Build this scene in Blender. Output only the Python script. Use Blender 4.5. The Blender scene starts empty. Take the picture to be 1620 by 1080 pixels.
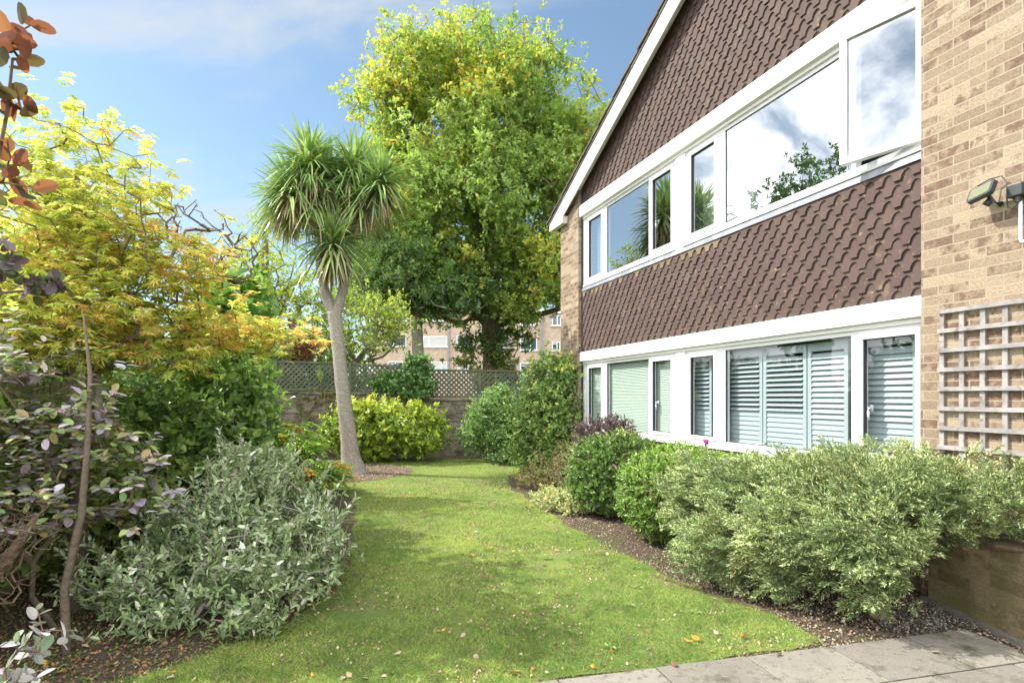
import bpy, math, random
import numpy as np
from mathutils import Vector, Matrix, noise
random.seed(7)
R = np.random.default_rng(11)
S = bpy.context.scene
C = S.collection
rad = math.radians

# ------------------------------------------------------------------ camera, sky, sun, exposure
cd = bpy.data.cameras.new('camera'); cam = bpy.data.objects.new('camera', cd); C.objects.link(cam)
cam.location = (0, 0, 1.6); cam.rotation_euler = (rad(90), 0, 0)
cd.sensor_width = 36; cd.lens = 20.0; cd.shift_y = 88/1620; cd.clip_start = 0.05; cd.clip_end = 2000
S.camera = cam
SUN_EL, SUN_AZ = 46.0, -76.0          # azimuth clockwise from +Y
W = bpy.data.worlds.new("World"); S.world = W; W.use_nodes = True
nt = W.node_tree; nt.nodes.clear()
def N(nt, t, **k):
    n = nt.nodes.new(t)
    for a, b in k.items():
        if a == 'ins':
            for i, v in b.items(): n.inputs[i].default_value = v
        else: setattr(n, a, b)
    return n
sky = N(nt, 'ShaderNodeTexSky', sky_type='NISHITA', sun_disc=False, sun_elevation=rad(SUN_EL), sun_rotation=rad(SUN_AZ), air_density=1.15, dust_density=0.6, ozone_density=1.6)
tc = N(nt, 'ShaderNodeTexCoord'); sep = N(nt, 'ShaderNodeSeparateXYZ'); nt.links.new(tc.outputs['Generated'], sep.inputs[0])
zz = N(nt, 'ShaderNodeMath', operation='ADD', ins={1: 0.22}); nt.links.new(sep.outputs[2], zz.inputs[0])
dx = N(nt, 'ShaderNodeMath', operation='DIVIDE'); dy = N(nt, 'ShaderNodeMath', operation='DIVIDE')
nt.links.new(sep.outputs[0], dx.inputs[0]); nt.links.new(zz.outputs[0], dx.inputs[1])
nt.links.new(sep.outputs[1], dy.inputs[0]); nt.links.new(zz.outputs[0], dy.inputs[1])
cmb = N(nt, 'ShaderNodeCombineXYZ', ins={2: 3.3}); nt.links.new(dx.outputs[0], cmb.inputs[0]); nt.links.new(dy.outputs[0], cmb.inputs[1])
n1 = N(nt, 'ShaderNodeTexNoise', ins={'Scale': 1.5, 'Detail': 8.0, 'Roughness': 0.60, 'Distortion': 0.5}); mpn = N(nt, 'ShaderNodeMapping'); mpn.inputs['Rotation'].default_value = (0, 0, .7); mpn.inputs['Scale'].default_value = (.75, 1.7, 1); nt.links.new(cmb.outputs[0], mpn.inputs[0]); nt.links.new(mpn.outputs[0], n1.inputs['Vector'])
mr = N(nt, 'ShaderNodeMapRange', interpolation_type='SMOOTHSTEP', ins={'From Min': 0.46, 'From Max': 0.74, 'To Min': 0.04, 'To Max': 0.92}); nt.links.new(n1.outputs[0], mr.inputs[0])
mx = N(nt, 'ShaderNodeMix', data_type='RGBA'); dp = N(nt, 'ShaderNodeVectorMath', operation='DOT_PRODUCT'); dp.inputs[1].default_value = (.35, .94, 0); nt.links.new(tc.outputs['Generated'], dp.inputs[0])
# unseen cloud sunward and behind camera brightened for fill light and reflections; thin wisps ahead
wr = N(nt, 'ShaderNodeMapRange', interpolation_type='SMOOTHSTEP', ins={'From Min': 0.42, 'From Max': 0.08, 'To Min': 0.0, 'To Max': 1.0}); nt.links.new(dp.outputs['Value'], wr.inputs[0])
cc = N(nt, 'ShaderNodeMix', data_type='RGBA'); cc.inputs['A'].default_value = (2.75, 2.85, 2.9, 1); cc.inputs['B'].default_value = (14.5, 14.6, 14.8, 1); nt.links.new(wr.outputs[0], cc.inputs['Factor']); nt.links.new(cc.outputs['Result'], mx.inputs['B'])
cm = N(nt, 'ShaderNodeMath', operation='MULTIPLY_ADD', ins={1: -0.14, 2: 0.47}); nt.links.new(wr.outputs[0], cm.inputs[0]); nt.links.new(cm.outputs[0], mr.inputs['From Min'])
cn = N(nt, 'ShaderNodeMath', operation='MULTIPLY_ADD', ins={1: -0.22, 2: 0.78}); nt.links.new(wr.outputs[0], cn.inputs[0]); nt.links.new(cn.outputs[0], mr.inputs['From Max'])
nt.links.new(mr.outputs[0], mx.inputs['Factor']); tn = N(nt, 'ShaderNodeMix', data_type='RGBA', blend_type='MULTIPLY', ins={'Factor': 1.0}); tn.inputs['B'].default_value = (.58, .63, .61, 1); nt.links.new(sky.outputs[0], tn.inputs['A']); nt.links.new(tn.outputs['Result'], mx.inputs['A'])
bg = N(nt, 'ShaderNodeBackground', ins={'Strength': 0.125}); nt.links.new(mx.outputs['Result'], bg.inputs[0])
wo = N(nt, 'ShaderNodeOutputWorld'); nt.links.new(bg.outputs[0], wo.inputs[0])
ld = bpy.data.lights.new('sun', 'SUN'); ld.energy = 3.25; ld.angle = rad(0.55); ld.color = (1.0, 0.945, 0.86)
sun = bpy.data.objects.new('sun', ld); C.objects.link(sun)
sd = Vector((math.sin(rad(SUN_AZ))*math.cos(rad(SUN_EL)), math.cos(rad(SUN_AZ))*math.cos(rad(SUN_EL)), math.sin(rad(SUN_EL))))
sun.rotation_euler = sd.to_track_quat('Z', 'Y').to_euler(); sun.location = sd*30
S.view_settings.view_transform = 'Standard'; S.view_settings.look = 'None'; S.view_settings.gamma = 1; S.view_settings.exposure = 1.25
cy = S.cycles
cy.max_bounces = 7; cy.diffuse_bounces = 4; cy.glossy_bounces = 4; cy.transmission_bounces = 5; cy.transparent_max_bounces = 10
cy.use_denoising = True; cy.caustics_reflective = False; cy.caustics_refractive = False; cy.sample_clamp_indirect = 6

# ------------------------------------------------------------------ mesh helpers
def tag(o, label=None, cat=None, group=None, kind=None):
    if label: o['label'] = label
    if cat: o['category'] = cat
    if group: o['group'] = group
    if kind: o['kind'] = kind
    return o
def empty(name, loc=(0, 0, 0), rz=0.0, **k):
    o = bpy.data.objects.new(name, None); o.empty_display_size = 0.1; C.objects.link(o)
    o.location = loc; o.rotation_euler = (0, 0, rz); tag(o, **k); return o
def nrm(a): return a/np.maximum(np.linalg.norm(a, axis=-1, keepdims=True), 1e-9)
class MB:
    """collects polygons; chunks of (verts, faces, colour, material index)"""
    def __init__(s): s.ch = []; s.n = 0
    def add(s, V, F, col=None, mi=0):
        V = np.asarray(V, float).reshape(-1, 3); F = np.asarray(F, int)
        if F.ndim == 1: F = F.reshape(1, -1)
        if col is None: col = np.ones((len(V), 3))
        else:
            col = np.asarray(col, float)
            if col.ndim == 1: col = np.tile(col, (len(V), 1))
        s.ch.append((V, F + s.n, col, mi)); s.n += len(V); return s
    def box(s, a, b, col=None, mi=0, M=None):
        x0, y0, z0 = a; x1, y1, z1 = b
        V = np.array([(x0,y0,z0),(x1,y0,z0),(x1,y1,z0),(x0,y1,z0),(x0,y0,z1),(x1,y0,z1),(x1,y1,z1),(x0,y1,z1)], float)
        if M is not None: V = np.array([M @ Vector(v) for v in V])
        return s.add(V, [(0,3,2,1),(4,5,6,7),(0,1,5,4),(1,2,6,5),(2,3,7,6),(3,0,4,7)], col, mi)
    def prism(s, poly, y0, y1, col=None, mi=0):
        """polygon in (x,z), extruded along y"""
        n = len(poly); V = [(x, y0, z) for x, z in poly] + [(x, y1, z) for x, z in poly]
        b = s.n
        s.add(V, list(range(n)), col, mi)
        for f in [list(range(2*n-1, n-1, -1))]: s.ch.append((np.zeros((0,3)), np.array([f]) + b, np.zeros((0,3)), mi))
        s.ch.append((np.zeros((0,3)), np.array([(i, n+i, n+(i+1) % n, (i+1) % n) for i in range(n)]) + b, np.zeros((0,3)), mi)); return s
    def slab(s, poly, z0, z1, col=None, mi=0):
        n = len(poly); V = [(x, y, z0) for x, y in poly] + [(x, y, z1) for x, y in poly]
        b = s.n; s.add(V, list(range(n))[::-1], col, mi)
        s.ch.append((np.zeros((0,3)), np.array([list(range(n, 2*n))]) + b, np.zeros((0,3)), mi))
        s.ch.append((np.zeros((0,3)), np.array([(i, (i+1) % n, n+(i+1) % n, n+i) for i in range(n)]) + b, np.zeros((0,3)), mi)); return s
    def tube(s, P, r, n=8, col=None, mi=0, cap=True, rough=0.0):
        P = np.asarray(P, float); m = len(P); r = np.broadcast_to(np.asarray(r, float), (m,))
        T = np.gradient(P, axis=0); T = nrm(T)
        ref = np.array([0.13, 0.91, 0.35]) if abs(T[0][2]) > .7 else np.array([0, 0, 1.0])
        A = nrm(np.cross(T, ref)); B = np.cross(T, A)
        th = np.arange(n)*2*math.pi/n
        rr = r[:, None]*(1 + rough*R.standard_normal((m, n)))
        V = P[:, None] + (A[:, None]*np.cos(th)[None, :, None] + B[:, None]*np.sin(th)[None, :, None])*rr[..., None]
        F = [(i*n+j, i*n+(j+1) % n, (i+1)*n+(j+1) % n, (i+1)*n+j) for i in range(m-1) for j in range(n)]
        b = s.n; s.add(V.reshape(-1, 3), F, col, mi)
        if cap:
            s.ch.append((np.zeros((0,3)), np.array([list(range(n))[::-1]]) + b, np.zeros((0,3)), mi))
            s.ch.append((np.zeros((0,3)), np.array([list(range((m-1)*n, m*n))]) + b, np.zeros((0,3)), mi))
        return s
    def segs(s, a, b, ra, rb, n=4, col=None):
        a = np.asarray(a, float); b = np.asarray(b, float); m = len(a)
        if m == 0: return s
        T = nrm(b-a); ref = np.tile([0.1, 0.2, 1.0], (m, 1)); k = abs(T[:, 2]) > .9; ref[k] = (1, 0.2, 0)
        A = nrm(np.cross(T, ref)); B = np.cross(T, A); th = np.arange(n)*2*math.pi/n
        ring = A[:, None]*np.cos(th)[None, :, None] + B[:, None]*np.sin(th)[None, :, None]
        V = np.concatenate([a[:, None] + ring*np.asarray(ra)[:, None, None], b[:, None] + ring*np.asarray(rb)[:, None, None]], 1)
        base = (np.arange(m)*2*n)[:, None, None]
        j = np.arange(n); F = np.stack([j, (j+1) % n, n+(j+1) % n, n+j], 1)[None] + base
        return s.add(V.reshape(-1, 3), F.reshape(-1, 4), col)
    def build(s, name, mats, parent=None, smooth=False, loc=None):
        V = np.concatenate([c[0] for c in s.ch]); col = np.concatenate([c[2] for c in s.ch])
        me = bpy.data.meshes.new(name)
        loops = np.concatenate([c[1].ravel() for c in s.ch]); tot = np.concatenate([np.full(len(c[1]), c[1].shape[1]) for c in s.ch])
        mi = np.concatenate([np.full(len(c[1]), c[3]) for c in s.ch])
        me.vertices.add(len(V)); me.vertices.foreach_set('co', V.ravel().astype(np.float32))
        me.loops.add(len(loops)); me.loops.foreach_set('vertex_index', loops.astype(np.int32))
        me.polygons.add(len(tot)); me.polygons.foreach_set('loop_start', (np.cumsum(tot)-tot).astype(np.int32))
        me.polygons.foreach_set('loop_total', tot.astype(np.int32)); me.polygons.foreach_set('material_index', mi.astype(np.int32))
        me.update(calc_edges=True)
        a = me.color_attributes.new('tone', 'FLOAT_COLOR', 'POINT')
        a.data.foreach_set('color', np.concatenate([col, np.ones((len(col), 1))], 1).ravel().astype(np.float32))
        me.polygons.foreach_set('use_smooth', np.full(len(tot), bool(smooth)))
        for m in (mats if isinstance(mats, (list, tuple)) else [mats]): me.materials.append(m)
        o = bpy.data.objects.new(name, me); C.objects.link(o)
        if parent: o.parent = parent
        if loc is not None: o.location = loc
        return o

# ------------------------------------------------------------------ materials
def mat(name, base=(.5, .5, .5), rough=.6, spec=.5, bump=None, var=None, attr=False, trans=0.0, tcol=(1, 1, 1), metal=0.0, extra=None):
    """base colour times 'tone' attribute (attr) with noise variation var=(scale, amount, colour2) and bump=(scale, strength, dist)"""
    m = bpy.data.materials.new(name); m.use_nodes = True; t = m.node_tree; L = t.links.new
    b = t.nodes['Principled BSDF']; b.inputs['Roughness'].default_value = rough; b.inputs['Specular IOR Level'].default_value = spec; b.inputs['Metallic'].default_value = metal
    cur = None; tcn = N(t, 'ShaderNodeTexCoord')
    if attr:
        a = N(t, 'ShaderNodeAttribute', attribute_name='tone'); cur = a.outputs['Color']
        mm = N(t, 'ShaderNodeMix', data_type='RGBA', blend_type='MULTIPLY', ins={'Factor': 1.0}); mm.inputs['B'].default_value = (*base, 1); L(cur, mm.inputs['A']); cur = mm.outputs['Result']
    else:
        g = N(t, 'ShaderNodeRGB'); g.outputs[0].default_value = (*base, 1); cur = g.outputs[0]
    if var:
        for (sc, lo, hi, c2) in var:
            n = N(t, 'ShaderNodeTexNoise', ins={'Scale': sc, 'Detail': 5.0, 'Roughness': .6}); L(tcn.outputs['Object'], n.inputs['Vector'])
            r = N(t, 'ShaderNodeMapRange', ins={'From Min': lo, 'From Max': hi}); L(n.outputs[0], r.inputs[0])
            mm = N(t, 'ShaderNodeMix', data_type='RGBA'); mm.inputs['B'].default_value = (*c2, 1); L(r.outputs[0], mm.inputs['Factor']); L(cur, mm.inputs['A']); cur = mm.outputs['Result']
    if extra: cur = extra(t, tcn, cur, b)
    L(cur, b.inputs['Base Color'])
    if bump:
        n = N(t, 'ShaderNodeTexNoise', ins={'Scale': bump[0], 'Detail': 6.0, 'Roughness': .65}); L(tcn.outputs['Object'], n.inputs['Vector'])
        bp = N(t, 'ShaderNodeBump', ins={'Strength': bump[1], 'Distance': bump[2]}); L(n.outputs[0], bp.inputs['Height']); L(bp.outputs[0], b.inputs['Normal'])
    if trans > 0:
        tr = N(t, 'ShaderNodeBsdfTranslucent'); mm = N(t, 'ShaderNodeMix', data_type='RGBA', blend_type='MULTIPLY', ins={'Factor': 1.0}); mm.inputs['B'].default_value = (*tcol, 1); L(cur, mm.inputs['A']); L(mm.outputs['Result'], tr.inputs[0])
        ms = N(t, 'ShaderNodeMixShader', ins={0: trans}); L(b.outputs[0], ms.inputs[1]); L(tr.outputs[0], ms.inputs[2]); L(ms.outputs[0], t.nodes['Material Output'].inputs[0])
    return m
def brick_mat(name, c1, c2, smudge, mortar, bw=.225, bh=.075, mo=.010, dirt=None, axis='wall', var_amt=.45, bump=.5):
    m = bpy.data.materials.new(name); m.use_nodes = True; t = m.node_tree; L = t.links.new; b = t.nodes['Principled BSDF']
    b.inputs['Roughness'].default_value = .88; b.inputs['Specular IOR Level'].default_value = .25
    tcn = N(t, 'ShaderNodeTexCoord'); sp = N(t, 'ShaderNodeSeparateXYZ'); L(tcn.outputs['Object'], sp.inputs[0])
    ad = N(t, 'ShaderNodeMath', operation='ADD'); L(sp.outputs[0], ad.inputs[0]); L(sp.outputs[1], ad.inputs[1])
    cb = N(t, 'ShaderNodeCombineXYZ'); L(ad.outputs[0], cb.inputs[0]); L(sp.outputs[2], cb.inputs[1])
    # slightly wavering joints
    nz = N(t, 'ShaderNodeTexNoise', ins={'Scale': 9.0, 'Detail': 2.0}); L(cb.outputs[0], nz.inputs['Vector'])
    sb = N(t, 'ShaderNodeVectorMath', operation='SUBTRACT'); L(nz.outputs['Color'], sb.inputs[0]); sb.inputs[1].default_value = (.5, .5, .5)
    sc = N(t, 'ShaderNodeVectorMath', operation='SCALE'); L(sb.outputs[0], sc.inputs[0]); sc.inputs['Scale'].default_value = .006
    vv = N(t, 'ShaderNodeVectorMath', operation='ADD'); L(cb.outputs[0], vv.inputs[0]); L(sc.outputs[0], vv.inputs[1])
    def br(off, a, c):
        v2 = N(t, 'ShaderNodeVectorMath', operation='ADD'); L(vv.outputs[0], v2.inputs[0]); v2.inputs[1].default_value = off
        x = N(t, 'ShaderNodeTexBrick', offset=.5, ins={'Scale': 1.0, 'Mortar Size': mo/2, 'Mortar Smooth': .15, 'Brick Width': bw, 'Row Height': bh, 'Bias': 0.0})
        x.inputs['Color1'].default_value = a; x.inputs['Color2'].default_value = c; x.inputs['Mortar'].default_value = (.5, .5, .5, 1); L(v2.outputs[0], x.inputs['Vector']); return x
    A = br((0, 0, 0), (0, 0, 0, 1), (1, 1, 1, 1)); B = br((bw*14, bh*22, 0), (0, 0, 0, 1), (1, 1, 1, 1))
    m1 = N(t, 'ShaderNodeMix', data_type='RGBA'); m1.inputs['A'].default_value = (*c1, 1); m1.inputs['B'].default_value = (*c2, 1); L(A.outputs[0], m1.inputs['Factor'])
    # brown firing smudges: on some bricks only
    n2 = N(t, 'ShaderNodeTexNoise', ins={'Scale': 13.0, 'Detail': 5.0, 'Roughness': .65}); L(cb.outputs[0], n2.inputs['Vector'])
    s1 = N(t, 'ShaderNodeMath', operation='MULTIPLY_ADD', ins={1: 2.4}); L(n2.outputs[0], s1.inputs[0]); L(B.outputs[0], s1.inputs[2])
    r2 = N(t, 'ShaderNodeMapRange', interpolation_type='SMOOTHSTEP', ins={'From Min': 1.62, 'From Max': 2.25, 'To Max': .9}); L(s1.outputs[0], r2.inputs[0])
    m2 = N(t, 'ShaderNodeMix', data_type='RGBA'); m2.inputs['B'].default_value = (*smudge, 1); L(r2.outputs[0], m2.inputs['Factor']); L(m1.outputs['Result'], m2.inputs['A'])
    n3 = N(t, 'ShaderNodeTexNoise', ins={'Scale': 70.0, 'Detail': 5.0, 'Roughness': .7}); L(cb.outputs[0], n3.inputs['Vector'])
    r3 = N(t, 'ShaderNodeMapRange', ins={'From Min': .3, 'From Max': .7, 'To Min': 1-var_amt, 'To Max': 1+var_amt*.6}); L(n3.outputs[0], r3.inputs[0])
    m3 = N(t, 'ShaderNodeVectorMath', operation='SCALE'); L(m2.outputs['Result'], m3.inputs[0]); L(r3.outputs[0], m3.inputs['Scale'])
    m4 = N(t, 'ShaderNodeMix', data_type='RGBA'); m4.inputs['B'].default_value = (*mortar, 1); L(A.outputs['Fac'], m4.inputs['Factor']); L(m3.outputs[0], m4.inputs['A']); cur = m4.outputs['Result']
    if dirt:
        for (scl, lo, hi, c) in dirt:
            n4 = N(t, 'ShaderNodeTexNoise', ins={'Scale': scl, 'Detail': 5.0}); L(cb.outputs[0], n4.inputs['Vector'])
            r4 = N(t, 'ShaderNodeMapRange', ins={'From Min': lo, 'From Max': hi, 'To Max': .85}); L(n4.outputs[0], r4.inputs[0])
            m5 = N(t, 'ShaderNodeMix', data_type='RGBA'); m5.inputs['B'].default_value = (*c, 1); L(r4.outputs[0], m5.inputs['Factor']); L(cur, m5.inputs['A']); cur = m5.outputs['Result']
    L(cur, b.inputs['Base Color'])
    h = N(t, 'ShaderNodeMath', operation='MULTIPLY_ADD', ins={1: -1.0}); L(A.outputs['Fac'], h.inputs[0]); h2 = N(t, 'ShaderNodeMath', operation='MULTIPLY', ins={1: .5}); L(n3.outputs[0], h2.inputs[0]); L(h2.outputs[0], h.inputs[2])
    bp = N(t, 'ShaderNodeBump', ins={'Strength': bump, 'Distance': .008}); L(h.outputs[0], bp.inputs['Height']); L(bp.outputs[0], b.inputs['Normal'])
    return m
M = {}
M['brick'] = brick_mat('buff_brick', (.225, .168, .112), (.365, .29, .20), (.14, .085, .058), (.31, .265, .20))
M['brick_old'] = brick_mat('old_wall_brick', (.24, .19, .135), (.36, .30, .22), (.12, .095, .075), (.27, .25, .21), dirt=[(3.0, .42, .7, (.055, .05, .035)), (7.0, .5, .75, (.10, .12, .05))], mo=.014)
M['brick_low'] = brick_mat('planter_brick', (.27, .20, .11), (.34, .26, .15), (.17, .12, .07), (.24, .20, .13), bw=.30, bh=.10, dirt=[(2.5, .45, .75, (.10, .11, .035))])
M['brick_far'] = brick_mat('far_building_brick', (.50, .37, .27), (.60, .46, .34), (.40, .28, .20), (.52, .45, .37))
M['tile'] = mat('clay_tile', (1, 1, 1), .8, .3, bump=(60, .35, .004), attr=True, var=[(5, .60, .78, (.17, .12, .075)), (22, .63, .80, (.40, .27, .13))])
M['tile_back'] = mat('tile_underlay', (.10, .075, .06), .9, .2, bump=(40, .3, .004))
M['white_paint'] = mat('white_painted_timber', (.82, .81, .79), .45, .4, bump=(14, .12, .003), var=[(9, .66, .80, (.62, .57, .50))])
M['upvc'] = mat('white_plastic_frame', (.74, .745, .75), .32, .5, var=[(3, .55, .8, (.66, .66, .63)), (40, .66, .8, (.6, .59, .55))])
M['gasket'] = mat('black_gasket', (.03, .03, .035), .5)
M['lead'] = mat('lead_flashing', (.20, .21, .24), .55, .4, bump=(18, .4, .006), var=[(6, .45, .65, (.34, .35, .38))])
M['roof_tile'] = mat('roof_tile', (.11, .095, .08), .9, .2, bump=(20, .5, .01), var=[(6, .5, .7, (.16, .15, .10))])
M['dark'] = mat('dark_interior', (.055, .055, .055), .9, .1)
M['room'] = mat('room_plaster', (.32, .33, .30), .9, .1)
M['curtain'] = mat('white_curtain_cloth', (.74, .74, .72), .9, .1, trans=.35)
M['curtain_green'] = mat('pale_green_cloth', (.52, .58, .40), .9, .1, trans=.2)
M['blind'] = mat('pale_green_blind', (.47, .53, .45), .55, .4)
M['shutter'] = mat('blue_grey_shutter', (.40, .44, .46), .45, .4)
M['handle'] = mat('handle_white', (.78, .78, .76), .35, .5)
M['grey_wood'] = mat('weathered_wood', (.23, .215, .205), .9, .2, bump=(35, .8, .005), var=[(7, .42, .62, (.36, .335, .32)), (13, .56, .70, (.15, .11, .085)), (45, .5, .7, (.29, .27, .255))])
M['fence_wood'] = mat('fence_board_wood', (.34, .28, .19), .9, .2, bump=(30, .5, .004), var=[(4, .5, .7, (.15, .15, .09))])
M['lattice'] = mat('green_stained_lattice', (.10, .115, .075), .85, .25, var=[(3, .45, .7, (.17, .17, .12))])
M['black_plastic'] = mat('black_plastic', (.035, .038, .042), .4, .5)
M['lamp_glass'] = mat('lamp_lens', (.16, .165, .10), .35, .3, bump=(260, .3, .001))
M['grey_pipe'] = mat('white_conduit', (.72, .72, .73), .4, .5)
M['paving'] = mat('paving_slab', (.21, .195, .17), .85, .3, bump=(45, .35, .006), attr=True, var=[(2.2, .52, .78, (.14, .13, .105)), (26, .55, .70, (.10, .09, .075)), (3.4, .56, .68, (.075, .075, .045)), (90, .6, .72, (.34, .32, .28))])
M['soil'] = mat('garden_soil', (.10, .075, .055), .95, .15, bump=(38, 1.0, .03), var=[(5, .45, .7, (.13, .098, .068)), (60, .55, .7, (.17, .135, .10)), (2.3, .50, .66, (.085, .10, .035))])
M['mulch'] = mat('bark_mulch', (.15, .105, .075), .95, .15, bump=(45, 1.0, .03), var=[(8, .45, .65, (.20, .15, .11)), (60, .58, .7, (.28, .22, .17))])
M['lawn'] = mat('lawn_turf', (.16, .225, .06), .95, .1, bump=(90, .8, .03), var=[(1.1, .42, .66, (.24, .29, .075)), (4.5, .50, .72, (.21, .225, .08)), (40, .52, .72, (.09, .115, .04)), (2.6, .56, .70, (.17, .14, .08))])
M['ground'] = mat('rough_ground', (.09, .10, .04), .95, .1, bump=(10, .6, .05), var=[(.5, .45, .7, (.07, .06, .04))])
M['bark_palm'] = mat('palm_bark', (.34, .30, .25), .95, .15, bump=(48, 1.0, .02), var=[(30, .47, .62, (.52, .47, .40)), (60, .55, .66, (.12, .10, .08))])
M['bark'] = mat('tree_bark', (.18, .145, .105), .95, .15, bump=(12, .9, .05), var=[(5, .5, .7, (.17, .145, .11))])
M['bark_stump'] = mat('stump_bark', (.24, .18, .125), .95, .15, bump=(16, 1.0, .04), var=[(9, .45, .65, (.14, .10, .07)), (5, .55, .7, (.18, .19, .10))])
M['bark_pale'] = mat('pale_bark', (.30, .27, .22), .9, .2, bump=(25, .7, .02), var=[(8, .5, .7, (.19, .19, .13))])
M['twig'] = mat('twig', (.16, .11, .075), .9, .2, var=[(10, .5, .7, (.24, .19, .13))])
M['leaf'] = mat('leaf', (1, 1, 1), .5, .35, attr=True, trans=.42, tcol=(1.15, 1.2, .8))
M['leaf_conifer'] = mat('conifer_spray', (1, 1, 1), .6, .3, attr=True, trans=.22, tcol=(1.1, 1.15, .8))
M['leaf_oak'] = mat('oak_leaf', (1, 1, 1), .5, .35, attr=True, trans=.5, tcol=(1.15, 1.2, .85))
M['leaf_gloss'] = mat('glossy_leaf', (1, 1, 1), .33, .5, attr=True, trans=.25, tcol=(1.15, 1.2, .75))
M['leaf_thin'] = mat('thin_autumn_leaf', (1, 1, 1), .5, .3, attr=True, trans=.55, tcol=(1.1, 1.08, .9))
M['leaf_felt'] = mat('felted_leaf', (1, 1, 1), .8, .2, attr=True, trans=.18, tcol=(1, 1.1, .8))
M['grass'] = mat('grass_blade', (1, 1, 1), .6, .25, attr=True, trans=.35, tcol=(1.1, 1.15, .7))
M['dry'] = mat('dry_matter', (1, 1, 1), .85, .2, attr=True, trans=.15)
def glass_mat(name, refl, tint=(.9, .95, .95)):
    m = bpy.data.materials.new(name); m.use_nodes = True; t = m.node_tree; L = t.links.new; t.nodes.remove(t.nodes['Principled BSDF'])
    tr = N(t, 'ShaderNodeBsdfTransparent'); tr.inputs[0].default_value = (*tint, 1)
    gl = N(t, 'ShaderNodeBsdfGlossy', ins={'Roughness': .0}); gl.inputs['Color'].default_value = (.95, .97, 1, 1)
    fr = N(t, 'ShaderNodeLayerWeight', ins={'Blend': .5}); pw_ = N(t, 'ShaderNodeMath', operation='POWER', ins={1: 4.0}); L(fr.outputs['Facing'], pw_.inputs[0])
    ml = N(t, 'ShaderNodeMath', operation='MULTIPLY_ADD', use_clamp=True, ins={1: .9, 2: refl}); L(pw_.outputs[0], ml.inputs[0])
    nz = N(t, 'ShaderNodeTexNoise', ins={'Scale': 1.6, 'Detail': 1.0}); tcn = N(t, 'ShaderNodeTexCoord'); L(tcn.outputs['Object'], nz.inputs['Vector'])
    bp = N(t, 'ShaderNodeBump', ins={'Strength': .12, 'Distance': .02}); L(nz.outputs[0], bp.inputs['Height']); L(bp.outputs[0], gl.inputs['Normal'])
    ms = N(t, 'ShaderNodeMixShader'); L(ml.outputs[0], ms.inputs[0]); L(tr.outputs[0], ms.inputs[1]); L(gl.outputs[0], ms.inputs[2]); L(ms.outputs[0], t.nodes['Material Output'].inputs[0])
    return m
M['glass'] = glass_mat('window_glass_upper', .36)
M['glass_low'] = glass_mat('window_glass_lower', .06)
M['glass_far'] = mat('far_window_glass', (.05, .08, .10), .08, .8)

# ------------------------------------------------------------------ ground, lawn, beds, paving
def sheet(name, poly, z, m, jitter=0.0, fine=.35):
    # gently wavering outline
    P = []
    for i in range(len(poly)):
        a = np.array(poly[i], float); b = np.array(poly[(i+1) % len(poly)], float); d = np.linalg.norm(b-a); k = max(1, int(d/fine)) if jitter else 1
        for j in range(k):
            p = a + (b-a)*j/k
            if jitter: p = p + np.array([noise.noise(Vector((p[0]*2.3, p[1]*2.3, 1))), noise.noise(Vector((p[0]*2.3, p[1]*2.3, 9)))])*jitter
            P.append(p)
    V = [(p[0], p[1], z) for p in P]
    return tag(MB().add(V, list(range(len(V)))).build(name, m), kind='structure'), np.array(P)
sheet('ground', [(-400, -200), (400, -200), (400, 900), (-400, 900)], -.02, M['ground'])
sheet('flower_bed', [(-9, -3), (5.5, -3), (5.0, 3.5), (3.4, 4.6), (1.2, 10.6), (.6, 17.5), (-9, 15.6)], 0.0, M['soil'])
LAWN = [(-2.9, .4), (-2.3, 3.15), (-1.95, 3.5), (-1.6, 4.0), (-1.45, 4.6), (-1.6, 5.7), (-2.1, 7.6), (-2.5, 9.0), (-3.6, 10.5), (-5.4, 12.5), (-5.6, 14.4), (-3.0, 14.5), (0.1, 14.9), (.55, 13.9), (.25, 12.5), (-.05, 11.4),
        (-.1, 10.4), (.36, 8.3), (.95, 6.3), (1.36, 5.15), (1.68, 4.6), (2.0, 3.9), (2.1, 3.68), (.2, 3.22), (-.1, 2.6), (-.3, .4)]
lawn, LP_ = sheet('lawn', LAWN, .006, M['lawn'], .10, .18)
th = np.linspace(0, 2*math.pi, 40, endpoint=False)
sheet('mulch_ring', [(-3.3+1.16*math.cos(a)*(1+.05*math.sin(3*a)), 12.05+1.35*math.sin(a)*(1+.04*math.cos(5*a))) for a in th], .011, M['mulch'], .05, .2)
def inside(P, poly):
    x, y = P[:, 0], P[:, 1]; r = np.zeros(len(P), bool); n = len(poly)
    for i in range(n):
        x0, y0 = poly[i]; x1, y1 = poly[(i+1) % n]
        c = ((y0 > y) != (y1 > y)); r ^= c & (x < (x1-x0)*(y-y0)/((y1-y0) if y1 != y0 else 1e-9)+x0)
    return r
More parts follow.
